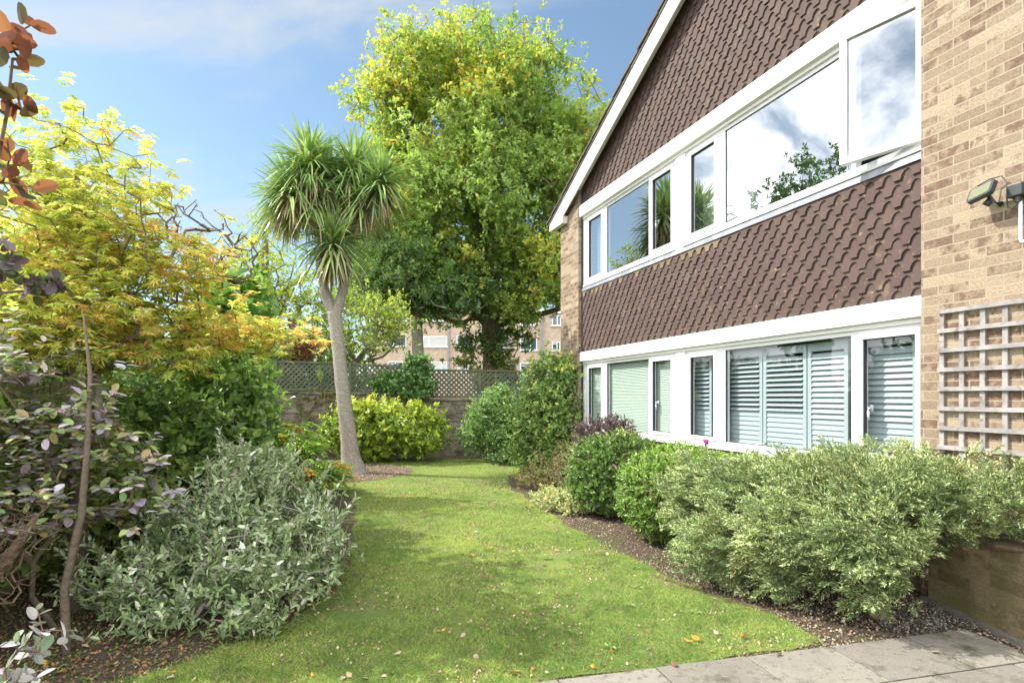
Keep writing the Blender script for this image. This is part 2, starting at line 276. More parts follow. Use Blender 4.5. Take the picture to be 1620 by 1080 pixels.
# paving slabs: first row .45 deep, then .6 rows towards the house door
U = np.array((.972, .236)); Vd = np.array((.236, -.972)); O0 = np.array((1.42, 3.462))
def slab_poly(i, w, d0, d1, off=0.0, g=.006, x1=None):
    a0, a1 = i*.6+off+g, (i+1)*.6+off-g
    if x1 is not None: a1 = x1
    return [tuple(O0+U*a+Vd*d) for a, d in ((a0, d1-g), (a1, d1-g), (a1, d0+g), (a0, d0+g))]
pv = MB()
for row, (d0, d1) in enumerate([(0, .46), (.46, 1.06), (1.06, 1.66), (1.66, 2.26), (2.26, 2.9)]):
    for i in range(-9 if row else -9, 3):
        off = 0 if row % 2 == 0 else .27
        if row == 0 and i == 2: pass
        pl = slab_poly(i, .6, d0, d1, off)
        if row == 0 and i == 2: pl = slab_poly(i, .6, d0, d1, 0, x1=1.70)
        if i == 2 and row > 0: pl = slab_poly(i, .6, d0, d1, off, x1=1.74)
        k = R.uniform(.86, 1.1); pv.slab(pl, -.015, .028+R.uniform(-.002, .002), col=np.array((k, k*R.uniform(.97, 1.01), k*R.uniform(.94, 1.0))))
pav = pv.build('paving', M['paving']); tag(pav, kind='structure')
bv = pav.modifiers.new('b', 'BEVEL'); bv.width = .002; bv.segments = 1

# ------------------------------------------------------------------ house (local x = along facade away from camera, local y = out to the garden)
H = empty('apartment_house', (3.365, 4.69, 0), math.atan2(.944, -.330), label='two storey buff brick house with scalloped brown tile hanging and white windows', cat='house')
def hb(mb, t0, t1, y0, y1, z0, z1, **k): return mb.box((t0, y0, z0), (t1, y1, z1), **k)
def rake(t): return 5.45+.458*(5.86-t) if t > 1.0 else 5.45+.458*(4.86)+.458*(t-1.0)   # underside of the bargeboard
w = MB()
w.prism([(-5.4, -.1), (-.07, -.1), (-.07, rake(-.07)+.25), (-5.4, rake(-5.4)+.25)], -.25, .09)
w.prism([(6.217, -.1), (7.01, -.1), (7.01, rake(7.01)+.15), (6.217, rake(6.217)+.2)], -.25, .09)
hb(w, -.07, 6.217, -.25, .0, -.1, .965)
hb(w, 6.80, 7.008, -9.0, -.251, -.1, 5.0); hb(w, -5.39, 7.0, -9.2, -9.001, -.1, 5.0); hb(w, -5.39, -5.2, -9.0, -.251, -.1, 5.0)
w.build('wall', M['brick'], H)
iw = MB()   # plaster walls and ceilings of the rooms behind the windows
hb(iw, -.6, 6.79, -4.0, -3.9, .01, 4.95); hb(iw, -.6, 6.79, -3.9, -.26, 2.47, 2.60); hb(iw, -.6, 6.79, -3.9, -.26, 4.951, 5.03); hb(iw, -.6, -.5, -3.9, -.26, .01, 2.469); hb(iw, -.6, -.5, -3.9, -.26, 2.61, 4.95)
hb(iw, 3.22, 3.30, -3.9, -.12, 2.61, 4.95); hb(iw, 3.22, 3.30, -3.9, -.12, .02, 2.469); hb(iw, 6.69, 6.79, -3.9, -.26, .02, 2.469); hb(iw, 6.69, 6.79, -3.9, -.26, 2.61, 4.95); hb(iw, -.5, 6.69, -3.9, -.26, .02, .10)
iw.build('interior_wall', M['room'], H)
bk = MB(); bk.prism([(-.07, 5.04), (6.217, 5.04), (6.217, rake(6.217)+.2), (1.0, rake(1.0)+.25), (-.07, rake(-.07)+.25)], -.2, .010); hb(bk, -.07, 6.217, -.2, .010, 2.26, 3.58)
bk.build('tile_underlay', M['tile_back'], H)
# hung tiles
def tiles(zb, nrow, ok, name):
    PW, G = .165, .1125
    arc = [(.03+.0525*(1-math.cos(a)), .056*math.sin(a)) for a in np.linspace(0, math.pi/2, 6)]
    arc = [(.035, 0)] + [(.0355, .02)] + [(x, z) for x, z in [(.0825-.0455*math.cos(a), 0.018+.058*math.sin(a)) for a in np.linspace(0, math.pi/2, 6)]][1:]
    prof = [(-x, z) for x, z in arc[::-1]] + arc
    mb = MB()
    for r in range(nrow):
        for i in range(-1, 40):
            tcx = i*PW + (.5*PW if r % 2 else 0) + R.normal(0, .0015) - .07
            z = zb+r*G + R.normal(0, .0015)
            if not ok(tcx, z) or tcx < -.14 or tcx > 6.22: continue
            tilt = .016+R.uniform(-.003, .004); y0 = .034+R.uniform(-.002, .002)
            pr = [(tcx+x, z+zz_) for x, zz_ in prof] + [(tcx+.0815, z+G+.045), (tcx-.0815, z+G+.045)]
            pr = [(min(max(x, -.068), 6.215), q) for x, q in pr]
            n = len(pr)
            F = [(x, y0-tilt*(q-z)/G, q) for x, q in pr]; Bk = [(x, y-.013, q) for x, y, q in F]
            k = R.uniform(.88, 1.12); c = np.array((.078, .050, .043))*k*np.array((1, R.uniform(.97, 1.04), R.uniform(.95, 1.06)))
            if R.random() < .04: c = np.array((.082, .062, .054))*k
            if nrow == 10 and r == 9 and R.random() < (.6 if tcx > 2.2 else .12): c = np.array((.16, .12, .075))*k*R.uniform(.8, 1.1)
            b0 = mb.n
            mb.add(F+Bk, list(range(n))[::-1], c)
            mb.ch.append((np.zeros((0, 3)), np.array([(j, (j+1) % n, n+(j+1) % n, n+j) for j in range(n)])+b0, np.zeros((0, 3)), 0))
    return mb.build(name, M['tile'], H)
tiles(2.43, 10, lambda t, z: True, 'tile_cladding')
tiles(5.135, 27, lambda t, z: z < rake(t)+.12, 'tile_cladding')
for z0, z1, yo, nm in ((2.257, 2.428, .066, 'fascia'), (4.925, 5.13, .072, 'fascia')):
    f = MB(); hb(f, -.068, 6.214, -.1, yo, z0, z1); o = f.build(nm, M['white_paint'], H); b_ = o.modifiers.new('b', 'BEVEL'); b_.width = .006; b_.segments = 2
f = MB()
for z0, z1 in ((2.215, 2.256), (4.885, 4.924)): hb(f, -.068, 6.214, -.12, .018, z0, z1)
f.build('head_board', M['white_paint'], H)
f = MB()   # lead flashing strip dressed over the top course
n = 40
for i in range(n):
    t0, t1 = -.068+6.28*i/n, -.068+6.28*(i+1)/n; a = .002*math.sin(i*1.7); b = .002*math.sin((i+1)*1.7)
    f.add([(t0, .036+a, 3.548), (t1, .036+b, 3.548), (t1, .024, 3.612), (t0, .024, 3.612)], (0, 3, 2, 1)); f.add([(t0, .024, 3.612), (t1, .024, 3.612), (t1, -.06, 3.622), (t0, -.06, 3.622)], (0, 3, 2, 1))
f.build('lead_flashing', M['lead'], H)
# bargeboard + roof
f = MB()
f.prism([(7.32, 4.95), (7.30, 5.13), (5.15, rake(5.15)+.335), (1.0, rake(1.0)+.335), (1.0, rake(1.0)), (6.68, rake(6.68)), (6.72, 4.95)], .175, .20)
f.prism([(1.0, rake(1.0)+.335), (-5.6, rake(-5.6)+.335), (-5.6, rake(-5.6)), (1.0, rake(1.0))], .175, .20)
f.prism([(7.31, 4.955), (7.29, 5.125), (6.68, rake(6.68)+.01), (6.71, 4.955)], .092, .174)
f.build('bargeboard', M['white_paint'], H)
f = MB()
f.prism([(7.0, rake(7.0)+.14), (1.0, rake(1.0)+.15), (1.0, rake(1.0)+.18), (7.0, rake(7.0)+.17)], .05, .174)
f.prism([(1.0, rake(1.0)+.15), (-5.6, rake(-5.6)+.15), (-5.6, rake(-5.6)+.18), (1.0, rake(1.0)+.18)], .05, .174)
f.build('soffit', M['white_paint'], H)
f = MB()
for i in range(26):   # verge: overlapping tile courses give a stepped edge
    ta, tb = 7.42-i*.247, 7.42-(i+1)*.247-.03; tb = max(tb, 1.0)
    za, zb_ = rake(ta)+.338, rake(tb)+.338
    f.prism([(ta, za+.035), (ta, za+.065), (tb, zb_+.045), (tb, zb_+.01)], -9.6, .235+.006*math.sin(i*2.3))
f.prism([(7.40, rake(7.40)+.30), (7.40, rake(7.40)+.333), (1.0, rake(1.0)+.343), (1.0, rake(1.0)+.30)], -9.6, .215)
f.prism([(1.0, rake(1.0)+.34), (1.0, rake(1.0)+.42), (-5.9, rake(-5.9)+.42), (-5.9, rake(-5.9)+.34)], -9.6, .235)
f.build('roof', M['roof_tile'], H)
f = MB()
hb(f, 7.30, 7.42, -9.5, .1, 5.02, 5.12); o = f.build('gutter', M['black_plastic'], H)
f = MB(); hb(f, 6.19, 6.217, .0, .03, .9, 5.4); f.build('edge_strip', M['dark'], H)

# windows
def window(nm, ta, tb, z0, z1, lights, glass, label=None):
    """lights: (t0, t1, kind): 'fix' or 'sash' (a raised inner frame)"""
    F = MB(); B = .055
    ya, yb = -.085, -.012
    hb(F, ta, tb, ya, yb, z0, z0+B+.01); hb(F, ta, tb, ya, yb, z1-B+.01, z1)
    edges = sorted(lights); prev = ta
    for (a, b, k) in edges:
        hb(F, prev, a-(.045 if k == 'sash' else 0), ya, yb-.0015, z0+B+.009, z1-B+.011); prev = b+(.045 if k == 'sash' else 0)
    hb(F, prev, tb, ya, yb-.0015, z0+B+.009, z1-B+.011)
    hb(F, ta-.01, tb+.01, -.05, .036, z0-.03, z0-.002)
    o = F.build(nm, M['upvc'], H)
    bb = o.modifiers.new('b', 'BEVEL'); bb.width = .004; bb.segments = 2
    if label: o['label'] = label
    for (a, b, k) in edges:
        if k == 'open': continue
        za, zb_ = z0+B+.01, z1-B+.01
        if k == 'sash':
            s_ = MB(); g = .045; A0, A1, Z0, Z1 = a-g+.002, b+g-.002, za+.002, zb_-.002
            for q in ((A0, A1, Z0, Z0+g), (A0, A1, Z1-g, Z1), (A0, a, Z0+g, Z1-g), (b, A1, Z0+g, Z1-g)): hb(s_, q[0], q[1], -.07, .006, q[2], q[3])
            so = s_.build('sash', M['upvc'], o); b2 = so.modifiers.new('b', 'BEVEL'); b2.width = .005; b2.segments = 2
            za, zb_ = Z0+g, Z1-g
        G = MB(); g = .007
        for q in ((a, b, za, za+g), (a, b, zb_-g, zb_), (a, a+g, za+g, zb_-g), (b-g, b, za+g, zb_-g)): hb(G, q[0], q[1], -.045, -.026 if k != 'sash' else -.01, q[2], q[3])
        G.build('gasket', M['gasket'], o)
        p = MB(); p.add([(a, -.03, za), (b, -.03, za), (b, -.03, zb_), (a, -.03, zb_)], (0, 3, 2, 1)); p.build('pane', M[glass], o)
    return o
def handle(par, t, z, y=.012):
    h = MB(); hb(h, t-.012, t+.012, y-.03, y-.012, z-.03, z+.03); h.tube([(t, y-.012, z), (t, y+.02, z), (t, y+.024, z-.03), (t, y+.018, z-.11)], [.011, .011, .011, .008], 7)
    h.build('handle', M['handle'], par, smooth=True)
LA = [(5.50, 5.985, 'sash'), (4.04, 5.33, 'fix'), (3.46, 3.925, 'sash')]
WA = window('window', 3.36, 6.13, 3.65, 4.885, LA, 'glass'); handle(WA, 3.88, 4.18, -.055)
WB = window('window', -.066, 3.14, 3.65, 4.885, [(2.55, 3.02, 'sash'), (.65, 2.37, 'fix'), (.0, .60, 'open')], 'glass')
WC = window('window', 3.36, 6.13, .99, 2.215, LA, 'glass_low'); handle(WC, 3.88, 1.52, -.055)
WD = window('window', -.066, 3.14, .99, 2.215, [(2.565, 3.03, 'sash'), (.65, 2.37, 'fix'), (.04, .52, 'sash')], 'glass_low'); handle(WD, .49, 1.5, -.055)
for z0, z1 in ((3.622, 4.884), (.97, 2.214)):
    f = MB(); hb(f, 3.142, 3.358, -.1, .004, z0, z1); hb(f, 3.16, 3.34, .0035, .012, z0+.004, z1-.004); f.build('cover_strip', M['upvc'], H)
    f = MB(); hb(f, 6.132, 6.19, -.1, .0, z0, z1); f.build('cover_strip', M['upvc'], H)
# the opened casement, hinged on the side nearest the camera
cs = bpy.data.objects.new('open_casement', None)
cas = MB(); g = .06; w_ = .655
for q in ((0, w_, 0, g), (0, w_, 1.175-g, 1.175), (0, g, g, 1.175-g), (w_-g, w_, g, 1.175-g)): hb(cas, q[0], q[1], -.055, .012, q[2], q[3])
co = cas.build('open_casement', M['upvc'], WB); bb = co.modifiers.new('b', 'BEVEL'); bb.width = .005; bb.segments = 2
co.location = (-.045, .012, 3.70); co.rotation_euler = (0, 0, rad(17)); co['label'] = 'side hung casement standing open'
p = MB(); p.add([(g, -.015, g), (w_-g, -.015, g), (w_-g, -.015, 1.175-g), (g, -.015, 1.175-g)], (0, 3, 2, 1)); p.build('pane', M['glass'], co)
# blinds and shutters inside the lower windows
for (a, b, k) in LA:
    q = MB(); z = 1.06
    while z < 2.15:
        q.add([(a-.03, -.092, z), (b+.03, -.092, z), (b+.03, -.106, z+.0245), (a-.03, -.106, z+.0245)], (0, 3, 2, 1)); z += .024
    q.build('blind', M['blind'], WC)
def shutter(a, b, openrows, top=2.155, bot=1.0, deg=12):
    q = MB(); fr = .045; ya, yb = -.17, -.142
    hb(q, a, a+fr, ya, yb, bot, top); hb(q, b-fr, b, ya, yb, bot, top); hb(q, a+fr, b-fr, ya, yb, top-.085, top); 
    z = bot+.02; k = 0; pitch = .055
    nrow = int((top-.085-bot)/pitch)
    for i in range(nrow):
        zc = bot+.03+i*pitch; up = i >= nrow-openrows
        an = rad(deg) if up else rad(77)
        dy, dz = .031*math.cos(an), .031*math.sin(an)
        yc = (ya+yb)/2
        q.add([(a+fr, yc+dy, zc-dz), (b-fr, yc+dy, zc-dz), (b-fr, yc-dy, zc+dz), (a+fr, yc-dy, zc+dz), (a+fr, yc+dy, zc-dz-.006), (b-fr, yc+dy, zc-dz-.006), (b-fr, yc-dy, zc+dz-.006), (a+fr, yc-dy, zc+dz-.006)],
              [(0, 3, 2, 1), (4, 5, 6, 7), (0, 1, 5, 4), (2, 3, 7, 6)])
    return q.build('shutter', M['shutter'], WD)
for a, b, r, dg in ((2.78, 3.34, 11, 36), (1.90, 2.50, 11, 36), (1.28, 1.885, 11, 36), (.79, 1.265, 12, 60), (.12, .66, 12, 60)): shutter(a, b, r, deg=dg)
# curtains upstairs
def curtain(a, b, z0, z1, y, m, label, amp=.03, per=.07):
    nn = 60; V = []; 
    for i in range(nn+1):
        t = a+(b-a)*i/nn; yy = y+amp*math.sin((t-a)/per*2*math.pi)+.3*amp*math.sin((t-a)/per*3.7)
        V += [(t, yy, z0), (t+.0, yy*1.0, z1)]
    q = MB().add(V, [(2*i, 2*i+2, 2*i+3, 2*i+1) for i in range(nn)]).build('curtain', m, smooth=True)
    q.location = H.location; q.rotation_euler = H.rotation_euler; tag(q, label, 'curtain', 'curtains behind the upper windows'); return q
curtain(5.62, 5.98, 3.66, 4.86, -.2, M['curtain'], 'white curtain behind the leftmost narrow pane upstairs')
curtain(2.05, 2.36, 3.66, 4.86, -.2, M['curtain'], 'white curtain at the left side of the big upper pane')
curtain(2.55, 2.72, 3.66, 4.86, -.2, M['curtain'], 'white curtain at the right edge of the middle narrow pane upstairs', .02)
curtain(2.73, 3.08, 3.66, 4.86, -.28, M['curtain_green'], 'pale green curtain behind the middle narrow pane upstairs', .03, .16)

# ------------------------------------------------------------------ things on the house wall
def on_wall(name, **k):
    o = empty(name, tuple(H.location), H.rotation_euler[2], **k); return o
Tr = on_wall('wall_trellis', label='square grey weathered wooden trellis fixed to the brick wall', cat='trellis')
def batten(mb, a, b, c0, c1, y0, y1, vert, wob=.003):
    """a..b along, c0..c1 across, subdivided a little so it is not dead straight"""
    n_ = 12
    for i in range(n_):
        u0, u1 = a+(b-a)*i/n_, a+(b-a)*(i+1)/n_; s0, s1 = wob*noise.noise(Vector((u0*2, c0*7, 3))), wob*noise.noise(Vector((u1*2, c0*7, 3)))
        if vert: V = [(c0+s0, y0, u0), (c1+s0, y0, u0), (c1+s0, y1, u0), (c0+s0, y1, u0), (c0+s1, y0, u1), (c1+s1, y0, u1), (c1+s1, y1, u1), (c0+s1, y1, u1)]
        else: V = [(u0, y0, c0+s0), (u0, y0, c1+s0), (u0, y1, c1+s0), (u0, y1, c0+s0), (u1, y0, c0+s1), (u1, y0, c1+s1), (u1, y1, c1+s1), (u1, y1, c0+s1)]
        mb.add(V, [(0, 1, 5, 4), (1, 2, 6, 5), (2, 3, 7, 6), (3, 0, 4, 7)] + ([(0, 3, 2, 1)] if i == 0 else []) + ([(4, 5, 6, 7)] if i == n_-1 else []))
for i in range(13):
    m_ = MB(); tcx = -.243-i*.143; batten(m_, .95 if i else 1.17, 2.275, tcx-.017, tcx+.017, .092, .112, True); m_.build('upright', M['grey_wood'], Tr)
for i in range(9):
    m_ = MB(); z = 2.262-.150*i; batten(m_, -2.05, -.222, z-.016, z+.016, .1125, .132, False); m_.build('rail', M['grey_wood'], Tr)
Lm = on_wall('security_light', label='black floodlight with a greenish lens bracketed to the brick wall', cat='floodlight')
q = MB(); MX = Matrix.Translation((-.595, .225, 3.06)) @ Matrix.Rotation(rad(28), 4, 'X') @ Matrix.Rotation(rad(-14), 4, 'Z')
pl = []
for sx, sz in ((1, 1), (-1, 1), (-1, -1), (1, -1)):
    for a in (0, 30, 60, 90):
        ang = rad(a + {(1, 1): 0, (-1, 1): 90, (-1, -1): 180, (1, -1): 270}[(sx, sz)]); pl.append((sx*.075+.02*math.cos(ang), sz*.038+.02*math.sin(ang)))
def xf(o, mtx):
    o.matrix_local = mtx; return o
xf(MB().prism(pl, -.015, .018).build('housing', M['black_plastic'], Lm), MX)
xf(MB().prism([(x*.84, z*.78) for x, z in pl], .0185, .021).build('lens', M['lamp_glass'], Lm), MX)
q = MB(); q.tube([(-.62, .2, 3.03), (-.63, .16, 2.985), (-.64, .10, 2.975)], [.014, .014, .02], 8); q.tube([(-.59, .19, 3.0), (-.615, .165, 2.97)], [.022, .018], 10); q.build('bracket', M['black_plastic'], Lm, smooth=True)
q = MB(); q.tube([(-.55, .2, 3.12), (-.60, .15, 3.16), (-.665, .13, 3.16), (-.695, .125, 3.10), (-.695, .13, 3.0), (-.70, .13, 2.93), (-.73, .13, 2.91), (-.76, .12, 2.935)], .0045, 6); q.build('cable', M['black_plastic'], Lm, smooth=True)
Jb = on_wall('junction_box', label='black junction box beside the floodlight with white conduit bending right below it', cat='junction box')
q = MB(); hb(q, -.80, -.705, .091, .16, 2.985, 3.075); o = q.build('box', M['black_plastic'], Jb); b_ = o.modifiers.new('b', 'BEVEL'); b_.width = .008; b_.segments = 3
q = MB(); q.tube([(-.76, .125, 2.99), (-.76, .125, 2.945)], [.02, .016], 10); q.build('gland', M['black_plastic'], Jb)
q = MB(); q.tube([(-.768, .115, 2.95), (-.768, .115, 2.70), (-.772, .115, 2.675), (-.80, .115, 2.667), (-1.6, .115, 2.667)], .0115, 10); q.build('conduit', M['grey_pipe'], Jb, smooth=True)

# low planter wall on the right, raised bed behind it
q = MB(); q.slab([(3.27, 4.47), (3.285, 3.9), (3.33, 1.2), (3.55, 1.2), (3.50, 4.30), (3.41, 4.52)], -.05, .60)
pw = q.build('planter_wall', M['brick_low']); tag(pw, 'low brown brick planter wall under the spreading juniper', 'wall')
q = MB(); q.slab([(3.225, 4.5), (3.24, 3.9), (3.285, 1.2), (3.3295, 1.2), (3.2845, 3.9), (3.2695, 4.47)], -.02, .035); o = q.build('footing', M['paving'], pw)
tag(MB().slab([(3.5, 1.2), (5.2, 1.2), (5.2, -.6), (3.6, -.6)], 0, .5).build('raised_bed', M['soil']), kind='structure')
q = MB(); q.add([(3.55, 1.2, .54), (4.55, 1.2, .54), (3.42, 4.50, .54), (3.50, 4.30, .54)], (0, 1, 2, 3)); tag(q.build('raised_bed', M['soil']), kind='structure')

# ------------------------------------------------------------------ back wall, lattice fence, side fence, far building
BA = np.array((-7.6, 14.85)); BB = np.array((1.7, 15.95)); bd = (BB-BA)/np.linalg.norm(BB-BA); ang = math.atan2(bd[1], bd[0])
GW = empty('garden_wall', (BA[0], BA[1], 0), ang, label='old dark brick garden wall at the end of the lawn', cat='wall')
def sx_(X): return (X-BA[0])/bd[0]
q = MB(); a = sx_(-3.3); b = sx_(-2.2)
q.prism([(0, -.1), (9.4, -.1), (9.4, 1.50), (b, 1.50), (a, 1.66), (0, 1.72)], 0, .22); q.build('brickwork', M['brick_old'], GW)
q = MB(); q.prism([(0, 1.721), (a, 1.661), (b, 1.501), (9.4, 1.501), (9.4, 1.56), (b, 1.56), (a, 1.715), (0, 1.775)], -.03, .25); q.build('coping', M['brick_old'], GW)
LF = empty('lattice_fence', (BA[0], BA[1], 0), ang, label='dark green diamond lattice fence standing on the garden wall', cat='fence')
def lattice(x0, x1, zb, zt0, zt1):
    q = MB(); wd = .017; sp_ = .135
    for sgn in (1, -1):
        k = -40
        while k < 60:
            # line x = x0 + k*sp + s, z = zb + sgn*s
            c = x0+k*sp_; k += 1
            if sgn == 1: xa, xb = max(x0, c), min(x1, c+(zt0-zb))
            else: xa, xb = max(x0, c-(zt0-zb)), min(x1, c)
            if xb-xa < .02: continue
            za = zb+(xa-c) if sgn == 1 else zb+(c-xa); zc = zb+(xb-c) if sgn == 1 else zb+(c-xb)
            y = .10 if sgn == 1 else .109; yy = y+.008
            q.add([(xa-wd, y, za+sgn*wd), (xa+wd, y, za-sgn*wd), (xb+wd, y, zc-sgn*wd), (xb-wd, y, zc+sgn*wd), (xa-wd, yy, za+sgn*wd), (xa+wd, yy, za-sgn*wd), (xb+wd, yy, zc-sgn*wd), (xb-wd, yy, zc+sgn*wd)],
                  [(0, 3, 2, 1), (4, 5, 6, 7), (0, 1, 5, 4), (2, 3, 7, 6)])
    q.build('lattice_panel', M['lattice'], LF)
    q = MB(); q.prism([(x0, zt0-.02), (x1, zt1-.02), (x1, zt1+.03), (x0, zt0+.03)], .085, .135); q.build('rail', M['lattice'], LF)
    q = MB(); q.box((x0, .085, zb-.03), (x1, .133, zb+.02)); q.build('rail', M['lattice'], LF)
posts = [sx_(v) for v in (-6.25, -4.35, -2.43, -.88, .75)]
tops = [(2.54, 2.51), (2.50, 2.37), (2.34, 2.33), (2.33, 2.30)]; bots = [1.80, 1.72, 1.60, 1.60]
for i in range(4): lattice(posts[i]+.04, posts[i+1]-.04, bots[i], *tops[i])
lattice(.1, posts[0]-.04, 1.82, 2.56, 2.56)
for i, p_ in enumerate(posts):
    q = MB(); zt = (2.62, 2.54, 2.42, 2.37, 2.34)[i]; q.box((p_-.038, .07, 1.5), (p_+.038, .146, zt)); q.add([(p_-.045, .06, zt), (p_+.045, .06, zt), (p_+.045, .156, zt), (p_-.045, .156, zt), (p_, .108, zt+.03)], [(0, 1, 4, 4)][0:0] or [(0, 3, 2, 1)]); q.build('post', M['lattice'], LF)
# side fence (vertical boards) parallel to the house
SF = empty('board_fence', (-3.75, 3.6, 0), math.atan2(1, -.35), label='weathered close board timber fence behind the left shrubs', cat='fence')
q = MB()
for i in range(-30, 82):
    s0 = i*.125; q.box((s0, -.012 if i % 2 else -.002, .05), (s0+.135, .008 if i % 2 else .016, 1.75+.006*math.sin(i*2.1)))
q.build('boards', M['fence_wood'], SF)
q = MB()
for z in (.35, 1.5): q = MB(); q.box((-3.7, -.06, z), (10.2, -.013, z+.09)); q.build('rail', M['fence_wood'], SF)
q = MB(); q.box((-3.7, -.005, -.02), (10.2, .03, .05)); q.build('gravel_board', M['fence_wood'], SF)
# far apartment block
FB = empty('apartment_block', (0, 58, 0), rad(-3), label='far brown brick apartment block with white windows seen behind the trees', cat='building')
q = MB(); q.box((-14.4, 0, -.5), (14, 10, 10.1)); q.build('wall', M['brick_far'], FB)
q = MB(); q.box((-14.6, -.25, 10.1), (14.2, 10.2, 10.5)); q.build('parapet', M['white_paint'], FB)
M['far_blue'] = mat('blue_tarpaulin_blind', (.05, .22, .55), .6)
def fwin(x, z, w, h, split=(.62,), top=True, curt=None):
    fr = MB(); fr.box((x, -.06, z), (x+w, -.01, z+.09)); fr.box((x, -.06, z+h-.09), (x+w, -.01, z+h)); fr.box((x, -.06, z+.09), (x+.09, -.01, z+h-.09)); fr.box((x+w-.09, -.06, z+.09), (x+w, -.01, z+h-.09))
    for s_ in split: fr.box((x+w*s_-.05, -.055, z+.09), (x+w*s_+.05, -.01, z+h-.09))
    if top: fr.box((x+.09, -.052, z+h*.72), (x+w*split[0]-.05, -.012, z+h*.72+.08))
    fr.box((x-.1, -.16, z-.09), (x+w+.1, -.005, z-.002)); o = fr.build('window', M['upvc'], FB)
    gp = MB(); gp.add([(x+.05, -.02, z+.05), (x+w-.05, -.02, z+.05), (x+w-.05, -.02, z+h-.05), (x+.05, -.02, z+h-.05)], (0, 1, 2, 3)); gp.build('pane', M['glass_far'] if curt is None else M[curt], o)
def X58(x): return (x-810)/900*58
def Z58(y): return 1.6+(628-y)/900*58
for x0, x1, y0, y1, kw in ((823, 849.5, 535, 554, {}), (823, 848, 496, 514.5, {}), (873, 887, 499, 515.5, dict(split=(.6,), top=False)), (873, 886, 541, 555, {}), (611, 641, 527, 547, dict(split=(.33,), top=False)), (668, 707, 531, 548, dict(split=(.25,), top=False, curt='curtain')),
                           (612, 636, 571, 588, dict(split=(.5,))), (670, 707, 572, 588, dict(split=(.25, .75), top=False, curt='curtain')), (723, 741, 573, 588, dict(split=(.5,), top=False, curt='curtain')), (789, 797, 492, 512, dict(split=(.5,), top=False)), (722, 742, 530, 548, dict(split=(.5,), top=False)), (790, 803, 535, 550, dict(split=(.5,), top=False)),
                           (823, 849.5, 574, 592, {}), (668, 707, 490, 507, dict(split=(.25,), top=False)), (611, 641, 487, 506, dict(split=(.33,), top=False))):
    fwin(X58(x0), Z58(y1), X58(x1)-X58(x0), Z58(y0)-Z58(y1), **kw)
for xa, xb, yy in ((805, 806.4, -.14), (857, 859, -.3), (709, 711, -.2)): q = MB(); q.box((X58(xa), yy, 0), (X58(xb), -.005, 10.0)); q.build('downpipe', M['lead'], FB)
GH = empty('greenhouse', (X58(838)*.9, 50, 0), 0, label='white framed conservatory roof in front of the far apartment block', cat='conservatory')
q = MB()
for i in range(7): q.box((-2.6+i*.9, 0, 0), (-2.52+i*.9, .08, 3.5))
q.box((-2.65, -.02, 3.5), (2.95, .1, 3.62)); q.box((-2.65, -.015, 2.4), (2.95, .095, 2.48)); q.build('frame', M['upvc'], GH)
q = MB(); q.box((-2.6, .03, .2), (2.9, .05, 3.49)); q.build('glazing', M['glass_far'], GH)

# ------------------------------------------------------------------ plants: leaf templates and generators
def T_(v, f): return np.array(v, float), np.array(f)
OVAL = T_([(0, 0, 0), (.28, -.5, .10), (.70, -.42, .08), (1, 0, -.05), (.70, .42, .08), (.28, .5, .10)], [(0, 1, 2, 3), (0, 3, 4, 5)])
DIAM = T_([(0, 0, 0), (.45, -.5, .08), (1, 0, 0), (.45, .5, .08)], [(0, 1, 2, 3)])
BLADE = T_([(0, -.5, 0), (0, .5, 0), (1, .08, 0), (1, -.08, 0)], [(0, 3, 2, 1)])
def _palm(lobes):
    V, F = [], []
    for i, (a, l) in enumerate(lobes):
        a = rad(a); c, s_ = math.cos(a), math.sin(a); w = .13
        V += [(0, 0, 0), (l*.5*c + w*s_, l*.5*s_ - w*c, .03), (l*c, l*s_, -.06), (l*.5*c - w*s_, l*.5*s_ + w*c, .03)]; F.append((4*i, 4*i+1, 4*i+2, 4*i+3))
    V = np.array(V); V[:, 1] *= 1.0; return V, np.array(F)
MAPLE = _palm([(0, 1.0), (42, .88), (-42, .88), (85, .62), (-85, .62)])
OAKL = T_([(0, 0, 0), (.3, -.32, .05), (.55, -.5, .08), (1, 0, 0), (.55, .5, .08), (.3, .32, .05)], [(0, 1, 2, 3), (0, 3, 4, 5)])
def leafmesh(mb, P, A, Nn, L, Wd, tpl, col, droop=0.0):
    tv, tf = tpl; m = len(P)
    A = nrm(A); Sd = nrm(np.cross(A, Nn)); Nn = np.cross(Sd, A)
    L = np.broadcast_to(L, (m,)); Wd = np.broadcast_to(Wd, (m,))
    V = P[:, None] + A[:, None]*(tv[:, 0][None, :, None]*L[:, None, None]) + Sd[:, None]*(tv[:, 1][None, :, None]*Wd[:, None, None]) + Nn[:, None]*(tv[:, 2][None, :, None]*L[:, None, None])
    if np.any(droop): V[..., 2] -= (np.broadcast_to(droop, (m,))[:, None]*tv[:, 0][None]**2*L[:, None])
    F = tf[None] + (np.arange(m)*len(tv))[:, None, None]
    mb.add(V.reshape(-1, 3), F.reshape(-1, tf.shape[1]), np.repeat(col, len(tv), 0))
G = 1.72
def pick(pal, m, wts=None, jit=.16):
    pal = np.array(pal, float); c = pal[R.choice(len(pal), m, p=wts)]
    return np.clip(G*c*(1+jit*R.standard_normal((m, 1)))*(1+.05*R.standard_normal((m, 3))), .004, .95)
def rdir(m): return nrm(R.standard_normal((m, 3)))
